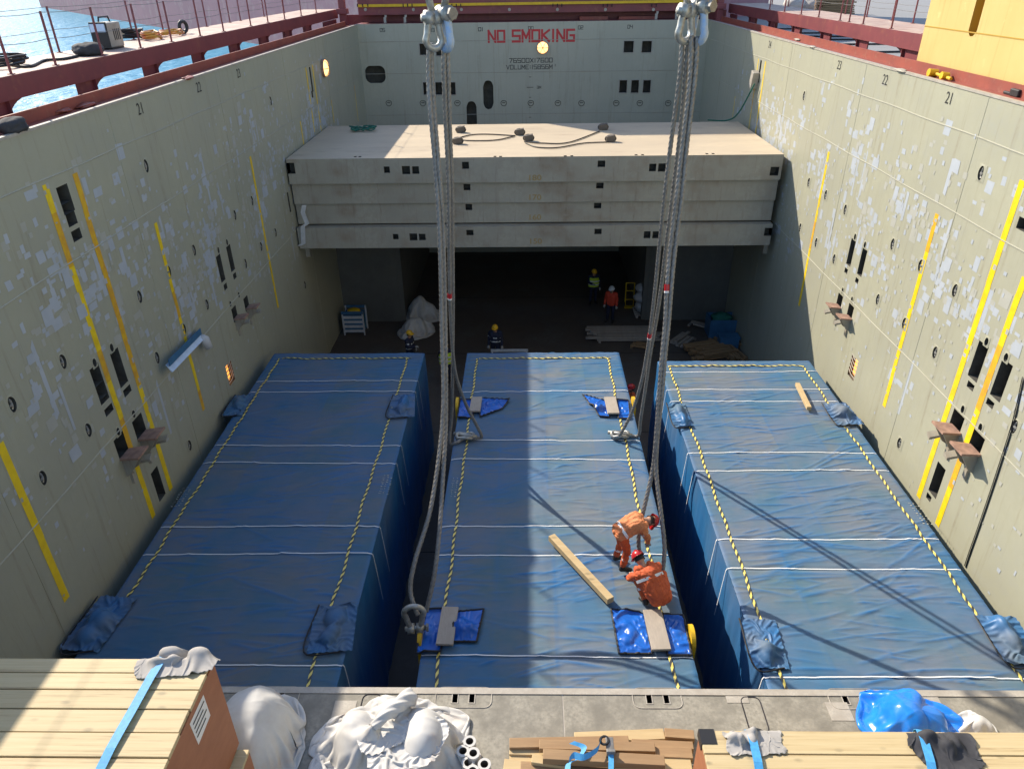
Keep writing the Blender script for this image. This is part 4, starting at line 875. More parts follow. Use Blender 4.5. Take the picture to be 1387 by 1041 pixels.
# ================================================================== DECK LEVEL AND BEYOND
def railing(x, ys, z, h, lab, ext, wires=(.5, .98), lean=0.0, mat=M_maroon):
    g = thing('railing', (x, ys[0], z), lab, 'railing')
    for y in ys:
        MB().tube([(x, y, z), (x+lean, y, z+h)], .026, 8).box(x-.05, y-.05, z, x+.05, y+.05, z+.015).build('post', mat, g)
    for f in wires:
        pts = []; yy = [ext[0]]+list(ys)+[ext[1]]
        for a, c in zip(yy[:-1], yy[1:]):
            for t in (0, .25, .5, .75): pts.append((x+lean*f, a+(c-a)*t, z+h*f-.025*(4*t*(1-t))))
        pts.append((x+lean*f, yy[-1], z+h*f)); MB().tube(pts, .006, 5).build('wire', M_steel, g)
    return g
def ysX(x, pts, z=None): return [atX(u, v, x).y for u, v in pts]
zz = lambda i, L_: [(a/3.963+i, c/3.963) for a, c in L_]
yiL = [12.6]+ysX(gx0-.06, zz(0, [(60, 395), (300, 350), (550, 297), (755, 253), (920, 215), (1075, 190), (1200, 165), (1345, 130)]))+[30.5, 32.7, 35.2, 37.8]
yoL = [13.8]+ysX(gx1+.08, zz(0, [(320, 280), (715, 195), (880, 180), (1110, 140), (1240, 150)]))+[32, 35, 38]
railing(gx0-.06, yiL, gz, 1.0, 'maroon post and wire railing on the edge beam over the water', (5, 40))
railing(gx1+.08, yoL, gz, 1.0, 'maroon post and wire railing on the outer edge beside the welding machine', (5, 40))
za = lambda i, L_: [(a/4+i, c/4) for a, c in L_]
yiR = ysX(hx0+.06, za(1040, [(845, 190), (668, 160), (515, 135), (440, 120), (390, 115), (275, 95), (180, 80), (90, 65), (10, 52)]))
yoR = ysX(hx1-.08, za(1040, [(785, 130), (672, 115), (535, 95), (420, 75)]))+[37.5, 40]
railing(hx0+.06, sorted(yiR), hz, 1.0, 'maroon railing on the edge beam beside the crane pedestal', (21, 41))
railing(hx1-.08, sorted(yoR), hz, 1.0, 'maroon railing on the outer edge facing the quay', (21, 41))
# welding machine and hoses on the walkway
def px_on(u, v, z): return atZ(u, v, z)
p = px_on(151, 66, gz); g = thing('welding_machine', p, 'beige and black welding machine on the water side walkway', 'machine')
MB().box(p.x-.2, p.y-.38, gz+.04, p.x+.2, p.y+.34, gz+.6).build('case', M_lip, g, False, .03); MB().box(p.x-.21, p.y-.40, gz+.03, p.x+.21, p.y-.36, gz+.62).build('front_panel', M_hose, g, False, .01)
MB().box(p.x-.18, p.y-.43, gz+.4, p.x+.18, p.y-.40, gz+.58).build('control_panel', M_silver, g); MB().tube([(p.x, p.y-.3, gz+.6), (p.x, p.y-.25, gz+.72), (p.x, p.y+.2, gz+.72), (p.x, p.y+.25, gz+.6)], .022, 6).build('handle', M_hose, g)
for k in range(4): MB().box(p.x+.2, p.y-.1+.09*k, gz+.2, p.x+.206, p.y-.06+.09*k, gz+.45).build('vent_slot', M_hose, g)
for dx in (-.16, .16): MB().box(p.x+dx-.03, p.y-.3, gz, p.x+dx+.03, p.y+.3, gz+.04).build('foot_rail', M_hose, g)
def heap(name, u, v, z, rx, ry, mat, lab, cat, r=.025, turns=6, seed=1):
    R = random.Random(seed); c = atZ(u, v, z); P = []
    for k in range(turns*9): t = k*2*pi/9; P.append(c+Vector((rx*cos(t)*R.uniform(.7, 1.1)+R.uniform(-.1, .1)*rx, ry*sin(t)*R.uniform(.7, 1.1), r+.018*k/9*2+R.uniform(0, .03))))
    return tag(MB().tube(lerp_path(P, turns*36), r, 6).build(name, mat, None, True), lab, cat)
heap('hose_coil', 178, 53, gz, .35, .5, M_hose, 'coil of black hose beside the welding machine', 'hose', .03, 6, 1)
heap('hose_coil', 206, 54, gz, .22, .4, M_redhose, 'coil of red and yellow hose on the walkway', 'hose', .028, 5, 2)
heap('hose_coil', 233, 49, gz, .3, .55, M_redhose, 'loose red hose next to the black tyre fender', 'hose', .024, 4, 3)
heap('hose_coil', 5, 91, gz, .35, .6, M_hose, 'tangle of black cable at the foot of a railing post', 'cable', .025, 5, 4)
P = [atZ(u, v, gz+.03) for u, v in ((15, 88), (40, 90), (60, 82), (85, 80), (105, 76))]; tag(MB().tube(lerp_path(P, 40), .03, 6).build('loose_cable', M_hose, None, True), 'black cable lying along the walkway to the dark bundle', 'cable')
p = atZ(250, 46, gz); tag(MB().tube([p+Vector((.0+.05*cos(t), .15*cos(t), .2+.15*sin(t))) for t in np.linspace(0, 2*pi, 25)[:-1]], .055, 10, closed=True).build('tyre_fender', M_hose, None, True), 'small black tyre standing on the walkway', 'tyre')
def blob(name, c, rx, ry, rz, mat, seed, lab=None, cat=None, amp=.22, par=None, sub=5, fr=1.0, group=None, flat=.75):
    bm = bmesh.new(); bmesh.ops.create_icosphere(bm, subdivisions=sub, radius=1); V = []; c = Vector(c)
    for v in bm.verts:
        d = v.co.normalized(); q = d*1.7*fr+Vector((seed*3.1, seed*1.7, 0)); w_ = mnoise.noise_vector(q*1.3)*.5
        n1 = mnoise.noise(q*.8); th = math.atan2(d.y, d.x); c1 = crumple((d.x, d.y, d.z*.55), 2.0*fr, seed); c2 = crumple((d.x*1.1, d.y, d.z*.6), 4.6*fr, seed+3); c3 = mnoise.noise(q*6)
        k = 1+amp*(.9*n1+.55*c1+.3*c2+.05*c3-.35); x = d*k; x.z = max(x.z, -flat+.03*n1)
        V.append(c+Vector((x.x*rx, x.y*ry, (x.z+flat)*rz)))
    m = MB(); m.v = [tuple(v) for v in V]; m.f = [tuple(x.index for x in f.verts) for f in bm.faces]; m.m = [0]*len(m.f); bm.free()
    o = m.build(name, mat, par, True)
    if lab: tag(o, lab, cat, group)
    return o
blob('dark_bundle', atZ(122, 75, gz), .32, .42, .16, M_ragd, 3, 'dark cloth bundle lying on the walkway', 'bundle', sub=4)
blob('black_sack', atZ(20, 181, COAM+.01), .2, .3, .16, M_ragd, 5, 'small black sack on the maroon ledge', 'sack', sub=4)
for u, v, rx, ry, sd, lb in ((85, 153, .12, .35, 6, 'rusty scrap on the maroon ledge by the wide opening'), (118, 145, .1, .4, 7, 'reddish scrap heap on the maroon ledge'), (255, 108, .1, .35, 8, 'grey scrap on the maroon ledge farther along')): blob('scrap', atZ(u, v, COAM+.01), rx, ry, .045, M_redstrip, sd, lb, 'scrap', .6, sub=3)
p = atZ(1272, 107, COAM+.01); g = thing('yellow_twistlock', p, 'yellow lashing clamp lying on the red ledge', 'clamp')
MB().tube([p+Vector((.05, .45, .08)), p+Vector((.0, -.5, .06))], .035, 8).build('bar', M_yplate, g); MB().tube([p+Vector((.1, .35, .08)), p+Vector((-.1, .35, .1))], .085, 10).build('head', M_yplate, g); MB().tube([p+Vector((.08, -.2, .08)), p+Vector((-.08, -.2, .1))], .08, 10).build('collar', M_yplate, g)
p = atZ(1376, 131, COAM+.01); tag(MB().box(p.x-.07, p.y-.14, COAM+.012, p.x+.07, p.y+.14, COAM+.15).box(p.x-.04, p.y+.14, COAM+.012, p.x+.05, p.y+.4, COAM+.07).build('dark_block', M_hose, None, False, .02), 'small dark block on the red ledge below the crane', 'block')
for u, v, sd, lb in ((1080, 55, 4, 'dark scrap on the red ledge by the girder gap'), (1101, 65, 5, 'flat rubbish hanging over the red ledge'), (1220, 97, 6, 'grey rubbish over the red ledge beside the yellow clamp')): blob('scrap', atZ(u, v, COAM+.02), .08, .28, .035, M_panel, sd, lb, 'scrap', .5, sub=3)

# hatch covers stacked beyond the far bulkhead (their shade falls on the panel stack)
zc = CAMZ-1.85; hc = []
for k in range(6):
    z0 = zc+k*1.34; o = thing('hatch_cover', (.6, 44, z0), ('lowest maroon hatch cover with a yellow rail beyond the far bulkhead' if k == 0 else 'maroon hatch cover stacked above the yellow rail beyond the far bulkhead'), 'hatch cover', 'stacked hatch covers')
    MB().box(-8.5, 41.3, z0+.001, 9.7, 47.5, z0+1.32).build('cover', M_maroon, o)
    if k == 0:
        p = atY(700, 5.2, 41.2); MB().box(-8.5, 41.18, p.z-.06, 9.7, 41.298, p.z+.06).build('rail', M_yplate, o)
        for u in np.arange(495, 960, 65):
            q = atY(u, 13.2, 41.29); MB().tube([q+Vector((0, .02, 0)), q+Vector((0, -.03, 0))], .075, 12).build('plug', M_lip, o)
        for u in (484, 491, 498, 546, 552, 558, 612, 618, 624, 749, 755, 761, 817, 823, 829, 883, 889): q = atY(u, 6, 41.17); MB().box(q.x-.025, 41.16, q.z-.12, q.x+.025, 41.179, q.z+.02).build('rail_bolt', M_dark, o)
o = MB().box(XL-1.2, 42.2, COAM-.8, XR+1.2, 42.3, zc-.01).build('cross_coaming', M_maroon); tag(o, 'dark maroon cross coaming below the hatch covers', 'coaming')
o = MB().box(XL-.05, YB+.01, COAM-.02, XR+.05, 42.19, COAM+.055).build('bulkhead_top', M_maroon); tag(o, kind='structure')
for u, lb in ((522, 'white bent support stub near the corner of the bulkhead'), (549, 'white bent support stub between the corner stub and the ropes'), (888, 'white support stub behind the sunlit side shackles'), (915, 'thin white stub between shackles and corner')):
    q = atY(u, 33, 41.1); tag(MB().box(q.x-.06, 41.05, COAM+.056, q.x+.06, 41.15, COAM+.32).box(q.x-.0, 41.05, COAM+.32, q.x+.1, 41.15, zc-.0).build('support_stub', M_lip), lb, 'stub')
for u0, u1, lb in ((785, 823, 'red block behind the bulkhead lettering'), (838, 889, 'wider red block behind the bulkhead top')):
    a, c = atY(u0, 27, 41.6), atY(u1, 27, 41.6); tag(MB().box(a.x, 41.5, COAM+.056, c.x, 42.1, a.z+.15).build('deck_block', M_redstrip), lb, 'block')
# corner posts where the girders end
for x, lb in ((XL-.75, 'dark maroon corner post on the water side beyond the bulkhead'), (XR+.55, 'dark maroon corner post on the quay side beyond the bulkhead')):
    tag(MB().box(x-.15, YB+.3, COAM-.5, x+.15, YB+.7, COAM+2.2).box(x-.25, YB+.2, COAM+.5, x+.25, YB+.8, COAM+.75).build('corner_post', M_maroon, None, False, .02), lb, 'post')

# crane pedestal: broad yellow plate house with a slot
xc = XR+.62; pe = atX(1241, 84, xc); ps = atX(1322, 25, xc); q0 = pe.y; sw = .34
bq = MB(); zt_ = CAMZ+4.5; zb_ = COAM-1.05; ptop = atX(1265, 0, xc)
slot = (ps.y-.17, atX(1318, 50, xc).z, ps.y+.17, zt_-.5)
sk_ = (ptop.y-q0)/(ptop.z-pe.z)
mpc = lambda u, v, n: (xc-n+0, u+(v-pe.z)*0*sk_, v)
bq.sheet(mpc, 4.0, q0, zb_, zt_, [slot], .3, 0, 1)
bq.face([(xc, q0, zb_), (xc+3, q0, zb_), (xc+3, q0, zt_), (xc, q0, zt_)]).face([(xc+3, 4, zb_), (xc+3, q0, zb_), (xc+3, q0, zt_), (xc+3, 4, zt_)]).face([(xc, 4, zt_), (xc+3, 4, zt_), (xc+3, q0, zt_), (xc, q0, zt_)]).face([(xc, 4, zb_), (xc+3, 4, zb_), (xc+3, 4, zt_), (xc, 4, zt_)])
cp = bq.build('crane_pedestal', [M_crane, M_cranes]); tag(cp, 'pale yellow crane pedestal with a dark slot behind the sunlit wall', 'crane')
zsm = atX(1330, 46, xc).z; MB().box(xc-.008, 4, zsm-.012, xc, q0, zsm+.012).build('weld_seam', M_cranes, cp)
m = MB(); c = Vector((xc-.004, ps.y, slot[1])); n = 10                                   # rounded foot of the slot
for sgn in (-1, 1):
    m.face([c+Vector((0, sgn*.171, 0))]+[c+Vector((0, sgn*.171*cos(t), .171-.171*sin(t))) for t in np.linspace(0, pi/2, n)])
m.build('slot_corner', M_crane, cp)

# quay and its cargo
QZ = CAMZ-4.4
tag(MB().box(XR+5.4, -80, -2, 160, 260, QZ).build('quay', M_quay), kind='structure')
for k, (u, v, w_, d_, h, mt, nm, lb) in enumerate(((1128, 14, 3.4, 2.2, 1.5, M_timber, 'timber_stack', 'stack of dark weathered timber on the quay'),)):
    c = atZ(u, v+6, QZ); g = thing('timber_stack', c, lb, 'timber stack'); R = random.Random(2)
    for r in range(9):
        for j in range(2): MB().box(c.x-w_/2+R.uniform(-.15, .15), c.y-d_/2+j*1.1+.02, QZ+.08+r*.17, c.x+w_/2+R.uniform(-.15, .15), c.y-d_/2+j*1.1+1.05, QZ+.08+r*.17+.12).build('plank', M_timber, g)
    for dx in (-1, 1): MB().box(c.x+dx-.06, c.y-d_/2, QZ, c.x+dx+.06, c.y+d_/2, QZ+.079).build('bearer', M_timber, g)
for u, v, sd, lb in ((1076, 12, 21, 'white bulk bag on the quay beside the timber stack'), (1100, 12, 22, 'grey white bulk bag between the other bag and the timber stack')): blob('bulk_bag', atZ(u, v+5, QZ), 1.3, 1.2, 1.0, M_bag, sd, lb, 'bag', .12, sub=4)
for k in range(6):
    y = 46+k*4.2; tag(MB().tube([(XR+6+t*38, y+sin(t*3+k)*1.5-t*2, QZ+.06) for t in np.linspace(0, 1, 30)], .06, 6).build('quay_cable', M_hose, None, True), 'dark cable running across the grey quay boards', 'cable', 'cables on the quay')
# another ship's faded hull across the water
a, c = atZ(63, 11, WATER), atZ(220, 38, WATER); d = (c-a).normalized(); n = Vector((-d.y, d.x, 0)); L0, L1 = a-d*14, c+d*130; m = MB()
m.face([L0, L1, L1+Vector((0, 0, 22)), L0+Vector((0, 0, 26))-d*8]); B0 = L0+n*30*(1 if n.y > 0 else -1); B1 = L1+n*30*(1 if n.y > 0 else -1)
m.face([B0, B1, B1+Vector((0, 0, 22)), B0+Vector((0, 0, 26))]); m.face([L0, B0, B0+Vector((0, 0, 26)), L0+Vector((0, 0, 26))-d*8]); m.face([L1, B1, B1+Vector((0, 0, 22)), L1+Vector((0, 0, 22))]); m.face([L0+Vector((0, 0, 26))-d*8, L1+Vector((0, 0, 22)), B1+Vector((0, 0, 22)), B0+Vector((0, 0, 26))])
tag(m.build('moored_ship', M_hull2), 'faded maroon hull of another ship across the water', 'ship')

# ================================================================== FOREGROUND CARGO ON THE NEAR DECK
def plank_crate(name, x0, x1, y0, y1, z0, z1, seams, endx, lab, lid=.045):
    g = thing(name, ((x0+x1)/2, (y0+y1)/2, z0), lab, 'crate'); ys = [y1]+seams
    me = {}
    for k in range(len(ys)-1):
        a, c = ys[k+1]+.006, ys[k]-.006; R = random.Random(k+int(x1*10)); m = MB().box(x0, a, z1-lid, x1+R.uniform(-.015, .01), c, z1+R.uniform(-.006, .006)); o = m.build('plank', M_wood, g, False, .005)
    MB().box(x0+.02, y0+.02, z0, x1-.03, y1-.02, z1-lid-.002).build('case_body', M_wood, g)
    xe = x1 if endx > 0 else x0
    MB().box(min(xe-endx*.026, xe-endx*.004), y0, z0+.02, max(xe-endx*.026, xe-endx*.004), y1-.01, z1-lid-.004).build('plywood_end', M_ply, g)
    return g
CT = CAMZ-5.9; cc = atZ(289, 891, CT); seamsL = [atZ(120, v, CT).y for v in (910, 932.7, 959, 990.7, 1024.8, 1062, 1105, 1155)]
CB = atZ(324, 1007, DECK); cbz = CAMZ-7.25
G1 = plank_crate('plank_crate', -7.6, cc.x, seamsL[-1], cc.y, cbz, CT, seamsL, 1, 'long plank-topped crate with orange plywood end and blue strap')
lp = [(cc.x-.0015, *q) for q in ()]
def onE(u, v): return atX(u, v, cc.x-.002)
m = MB(); Q = [onE(u, v) for u, v in ((275.5, 940), (285, 968), (269, 1008), (257, 980))]; m.face(Q); lbo = m.build('paper_label', M_paper, G1)
ce = (Q[0]+Q[1]+Q[2]+Q[3])/4; ld = (Q[0]-Q[3]).normalized(); ud = Vector((0, 0, 1)); ud = (ud-ld*ud.dot(ld)).normalized()
for k in range(4): mm = MB(); o_ = ce+ud*(.09-.06*k); mm.face([o_-ld*.13+Vector((.003, 0, 0)), o_+ld*(.13-.05*(k % 2))+Vector((.003, 0, 0)), o_+ld*(.13-.05*(k % 2))+ud*.018+Vector((.003, 0, 0)), o_-ld*.13+ud*.018+Vector((.003, 0, 0))]); mm.build('print_line', M_black, lbo)
G2 = plank_crate('plank_crate', -7.4, cc.x+.12, seamsL[-1]-.1, cc.y-.06, DECK+.002, cbz-.004, seamsL[1:], 1, 'lower crate carrying the long plank-topped crate')
def strap_over(u0, v0, u1, v1, z, wd, lab, drop_to):
    a, c = atZ(u0, v0, z+.012), atZ(u1, v1, z+.012); d = (a-c).normalized(); sd = d.cross(Vector((0, 0, 1)))
    pts = [a+d*.05+Vector((0, 0, drop_to-z)), a+d*.05+Vector((0, 0, -.05)), a+d*.015, a]+[a+(c-a)*t+Vector((0, 0, .02*sin(t*9)*.4+.03*math.sin(pi*t))) for t in (.1, .25, .4, .55, .7, .85)]+[c, c-d*2.2]
    o = ribbon('webbing_strap', pts, wd, sd, M_strapb, None); o2 = o.modifiers.new('solid', 'SOLIDIFY'); o2.thickness = .006
    return tag(o, lab, 'strap')
strap_over(224, 886, 136, 1041, CT, .085, 'blue webbing strap over the long plank-topped crate', CT-1.2)
def rag(name, u, v, z, w_, d_, mat, seed, lab, h=.1, rot=0., over=None, ny=30, lift=0.0):
    c = atZ(u, v, z); R = random.Random(seed); bx = [(-9, 9, -9, over, z+.012)]
    el = [((c.x+R.uniform(-.35, .35)*w_, c.y+R.uniform(-.3, .2)*d_, z+.01), (w_*R.uniform(.07, .16), d_*R.uniform(.15, .3), h*R.uniform(.4, .8))) for k in range(4)]
    S0 = sheet0(c.x, c.y-.06, z+h*.7, w_, d_*1.15, 48, 28, rot); S0[..., 0] += .1*w_*perlin(S0[..., 0]*5, S0[..., 1]*5, seed+7); S0[..., 1] += .22*d_*perlin(S0[..., 0]*4+9, S0[..., 1]*4, seed+8)
    P = cloth(S0, 1.2, collide(z-.5, el, bx), 60, seed, jitter=.006, pin=True, waves=.09)
    o = cloth_mesh(name, P, mat, None, lambda a_, b_: abs(a_)**6+abs(b_)**6 < .97+.1*sin(9*a_+4*b_), 1, .004); return tag(o, lab, 'cloth')
rag('rag', 236, 890, CT, .8, .28, M_rag, 4, 'crumpled white rag under the blue strap on the plank crate edge', .16, .05, cc.y)
# big white bags and cardboard cores
def heap_bag(name, c, w_, d_, hgt, mat, seed, lab, cat, lumps, excess=1.25, n=100, steps=110, zf=DECK, thick=.0, puck=1., bend=.12):
    R = random.Random(seed); el = [((c.x+dx*w_, c.y+dy*d_, zf+dz*hgt), (rx*w_, ry*d_, rz*hgt)) for dx, dy, dz, rx, ry, rz in lumps]
    th, ph = np.meshgrid(np.linspace(.02, pi*.74, n//2), np.linspace(0, 2*pi, n+20), indexing='ij'); k = 1+.16*perlin(3+2*np.cos(ph)*np.sin(th), 3+2*np.sin(ph)*np.sin(th)+np.cos(th), seed)
    P0 = np.stack([c.x+w_*.56*k*np.sin(th)*np.cos(ph), c.y+d_*.56*k*np.sin(th)*np.sin(ph), zf+hgt*(.5+.62*k*np.cos(th))], -1); P0[..., 2] = np.maximum(P0[..., 2], zf+.03); P0[:, -1] = P0[:, 0]
    P = cloth(P0, excess, collide(zf+.012, el, (), .85), steps, seed, jitter=.015, seam=True, bend=bend, iters=9)
    du = np.gradient(P, axis=0); dv = np.gradient(P, axis=1); N_ = np.cross(du, dv); N_ /= np.linalg.norm(N_, axis=-1, keepdims=True)+1e-9
    if N_[n//8, :, 2].mean() < 0: N_ = -N_
    k1, k2 = 2.6/max(w_, .6), 5.5/max(w_, .6)
    cr = np.array([[math.exp(-(crumple((q[0], q[1]*.45, q[2]*.4), k1, seed)*4.2)**2)+.55*math.exp(-(crumple((q[0]*.5, q[1], q[2]*.7), k2, seed+5)*3.6)**2) for q in row] for row in P]); cr[:, -1] = cr[:, 0]; fade = np.clip(np.arange(P.shape[0])/5, 0, 1)[:, None]
    P = P+N_*(((cr-.3)*.028+.05*perlin(P[..., 0]*2.4/w_*1.6, P[..., 1]*2.4/w_*1.6, seed+9))*fade*w_*puck)[..., None]; P[..., 2] = np.maximum(P[..., 2], zf+.01)
    o = cloth_mesh(name, P, mat, None, None, 1, thick); return tag(o, lab, cat)
heap_bag('bulk_bag', atZ(530, 1018, DECK), 1.55, 1.15, .72, M_bag, 12, 'large crumpled white bulk bag on the near deck beside the cardboard tubes', 'bag', ((-.26, .02, .2, .17, .3, .5), (.27, -.06, .2, .2, .36, .68), (.0, .2, .2, .16, .2, .6), (.03, -.2, .1, .14, .2, .55), (-.1, -.1, .3, .08, .1, .62)), 1.22, 110, 95, puck=.5)
bg_ = [o for o in COL.objects if o.name.startswith('bulk_bag') and 'cardboard tubes' in o.get('label', '')][0]; ORG[bg_.name] = Vector(bg_.location)
NP = lerp_path([atZ(505, 985, DECK+.62), atZ(522, 968, DECK+.66), atZ(540, 955, DECK+.6), atZ(556, 943, DECK+.52)], 40)
mm = MB(); mm.tube(NP, [.05+.05*(k/len(NP))+.035*max(0, k/len(NP)-.7) for k in range(len(NP))], 28, lobes=5, twist=7.0); mm.build('twisted_neck', M_bag, bg_, True)
for k, (u, v, hz_, w_, d_, rt_) in enumerate(((520, 985, .62, .62, .4, .5), (575, 985, .6, .5, .5, -.4), (545, 1012, .6, .8, .4, .2))):
    c_ = atZ(u, v, DECK+hz_); Pm = cloth(sheet0(c_.x, c_.y, DECK+hz_+.05, w_, d_, 34, 26, rt_), 1.18, collide(DECK+hz_-.12), 45, 60+k, jitter=.006, pin=True, waves=.13); cloth_mesh('loose_fabric', Pm, M_bag, bg_, lambda a_, b_: abs(a_)**3+abs(b_)**3 < 1., 1)
heap_bag('bulk_bag', atZ(350, 1012, DECK), .95, 1.15, .82, M_bag, 15, 'rounded white bulk bag squeezed beside the plank crate', 'bag', ((0, 0, .35, .44, .44, .65), (.1, -.2, .3, .3, .3, .6), (-.1, .25, .3, .2, .2, .5)), 1.1, puck=.3)
for k, (u, v, h) in enumerate(((636, 1003, .3), (641, 1019, .34), (634, 1032, .3), (656, 1034, .32), (640, 1043, .36), (627, 1016, .3))):
    c = atZ(u, v, DECK+h); n = 20; m = MB(); R0, R1 = .075, .045
    for j in range(n):
        t0, t1 = 2*pi*j/n, 2*pi*(j+1)/n; f = lambda r, t, z: (c.x+r*cos(t), c.y+r*sin(t), z)
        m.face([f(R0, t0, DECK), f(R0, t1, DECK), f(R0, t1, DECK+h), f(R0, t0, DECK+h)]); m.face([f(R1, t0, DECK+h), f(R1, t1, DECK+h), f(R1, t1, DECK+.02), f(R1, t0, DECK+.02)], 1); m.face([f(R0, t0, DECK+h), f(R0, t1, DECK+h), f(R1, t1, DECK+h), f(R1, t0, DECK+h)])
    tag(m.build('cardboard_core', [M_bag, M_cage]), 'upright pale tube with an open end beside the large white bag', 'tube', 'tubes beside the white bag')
# loose timbers under a ratchet strap
zT = lambda k: (690+k[0]/3.963, 780+k[1]/3.963)
TB = [((350, 870), (830, 850), .14, .05, .06, 0), ((832, 850), (990, 862), .12, .1, .07, 1), ((0, 905), (640, 892), .13, .09, .1, 1), ((160, 910), (780, 925), .12, .08, .2, 1), ((180, 965), (832, 1000), .13, .1, .24, 1), ((0, 940), (330, 950), .12, .08, .06, 0), ((120, 985), (310, 1010), .11, .08, .12, 0),
      ((590, 945), (980, 960), .13, .09, .14, 1), ((0, 985), (200, 985), .13, .05, .05, 0), ((-30, 1015), (110, 1030), .14, .06, .07, 0), ((560, 1015), (975, 1020), .14, .1, .12, 0), ((655, 905), (985, 920), .1, .1, .07, 1), ((60, 1035), (560, 1045), .14, .1, .06, 1)]
for k, (a, c, wd, th, dz, lt) in enumerate(TB):
    p, q = atZ(*zT(a), DECK+dz), atZ(*zT(c), DECK+dz); o = MB().beam(p, q, wd, th).build('timber', M_timber if lt else M_timber2, None, False, .006)
    tag(o, 'dark brown timber in the loose pile under the ratchet strap' if lt else 'pale timber in the loose pile under the ratchet strap', 'timber', 'loose timbers on the near deck')
for (a, c) in (((835, 880), (845, 935)), ((350, 920), (360, 1030))): p, q = atZ(*zT(a), DECK+.03), atZ(*zT(c), DECK+.03); tag(MB().beam(p, q, .1, .05).build('bearer', M_timber2), 'short pale cross piece beneath the loose timbers', 'timber', 'cross pieces below the timbers')
g = thing('ratchet_strap', atZ(*zT((545, 900)), DECK+.3), 'blue ratchet strap tangled over the loose timbers', 'strap')
def zp(L_, h): return [atZ(*zT(k), DECK+h) for k in L_]
ribbon('webbing', lerp_path(zp([(335, 890), (400, 920), (360, 985), (320, 1000), (310, 1050)], .34), 24), .07, (1, .3, .3), M_strapb, g); ribbon('webbing', lerp_path(zp([(490, 880), (470, 930), (400, 970), (345, 960), (320, 985)], .38), 24), .07, (.2, .8, .5), M_strapb, g)
ribbon('webbing', zp([(545, 950), (546, 990), (545, 1060)], .34), .06, (1, 0, 0), M_strapb, g)
p = atZ(*zT((540, 915)), DECK+.33); MB().obox(p, (.045, 0, 0), (0, .1, .02), (0, 0, .02)).obox(p+Vector((0, -.08, .03)), (.05, 0, 0), (0, .02, 0), (0, 0, .03)).build('ratchet', M_steel, g, False, .006)
MB().tube([atZ(*zT((510+22*cos(t), 880+22*sin(t))), DECK+.36) for t in np.linspace(0, 2*pi, 15)[:-1]], .016, 6, closed=True).build('ring', M_hose, g)
# right-hand crate
RT = DECK+1.2; rc = atZ(947, 988, RT); sR = [atZ(1100, v, RT).y for v in (1021, 1056, 1095, 1140)]
G3 = plank_crate('plank_crate', rc.x, 6.4, sR[-1], rc.y, DECK+.002, RT, sR, -1, 'plank-topped crate with grey and black rags beside the blue plastic bag')
m = MB(); p = Vector((rc.x, rc.y, RT)); m.box(p.x-.008, p.y-.16, RT-.1, p.x+.15, p.y+.008, RT+.009).build('corner_iron', M_hose, G3)
strap_over(1016, 990, 1028, 1041, RT, .085, 'blue strap over the grey rag on the crate near the timbers', RT-1)
strap_over(1247, 990, 1262, 1041, RT, .085, 'blue strap over the black rag on the crate near the plastic bag', RT-1)
rag('rag', 1020, 998, RT, .62, .26, M_rag, 9, 'crumpled grey rag under the strap near the timbers', .14, 0, rc.y, lift=.01)
rag('rag', 1275, 1008, RT, .62, .42, M_ragd, 10, 'crumpled black rag under the strap near the plastic bag', .14, 0, rc.y, lift=.01)
heap_bag('plastic_bag', atZ(1230, 985, DECK), .82, .72, .46, M_bluebag, 25, 'shiny blue plastic bag behind the plank crate', 'bag', ((-.1, 0, .3, .32, .4, .65), (.2, -.05, .2, .26, .35, .6), (0, .2, .2, .3, .25, .7)), 1.35, 60, 90)
heap_bag('white_sack', atZ(1322, 988, DECK), .34, .3, .24, M_bag, 27, 'small open white sack behind the plank crate', 'sack', ((0, 0, .3, .38, .4, .6), (.2, -.1, .3, .2, .3, .5)), 1.2, 34, 70)

# ================================================================== PEOPLE
def body_mesh(caps, vox):
    """union of tapered limbs grown into one skin; caps = (a, b, ra, rb, material index)"""
    m = MB()
    for a, c, ra, rb, mi in caps:
        a, c = Vector(a), Vector(c); d = c-a; L = max(d.length, 1e-4); t = d/L; P = []; Rr = []
        for k in range(5): th = -pi/2+k*pi/8; P.append(a+t*ra*sin(th)); Rr.append(max(ra*cos(th), .001))
        for f in (.25, .5, .75): P.append(a+d*f); Rr.append(ra+(rb-ra)*f)
        for k in range(5): th = k*pi/8; P.append(c+t*rb*sin(th)); Rr.append(max(rb*cos(th), .001))
        m.tube(P, Rr, 12)
    me = m.mesh('tmp', M_skin); o = bpy.data.objects.new('tmp', me); COL.objects.link(o)
    rm = o.modifiers.new('r', 'REMESH'); rm.mode = 'VOXEL'; rm.voxel_size = vox
    sm = o.modifiers.new('s', 'SMOOTH'); sm.iterations = 4; sm.factor = .5
    dc = o.modifiers.new('d', 'DECIMATE'); dc.ratio = .35 if vox > .012 else .7
    bpy.context.view_layer.update()
    out = bpy.data.meshes.new_from_object(o.evaluated_get(bpy.context.evaluated_depsgraph_get())); bpy.data.objects.remove(o)
    n = len(out.polygons); C = np.zeros(n*3); out.polygons.foreach_get('center', C); C = C.reshape(-1, 3); best = np.full(n, 1e9); idx = np.zeros(n, int)
    for a, c, ra, rb, mi in caps:
        A, B2 = np.array(a), np.array(c); d = B2-A; t = np.clip(((C-A)@d)/max(d@d, 1e-9), 0, 1); dist = np.linalg.norm(C-(A+t[:, None]*d), axis=1)-(ra+(rb-ra)*t)
        u = dist < best; best[u] = dist[u]; idx[u] = mi
    return out, idx
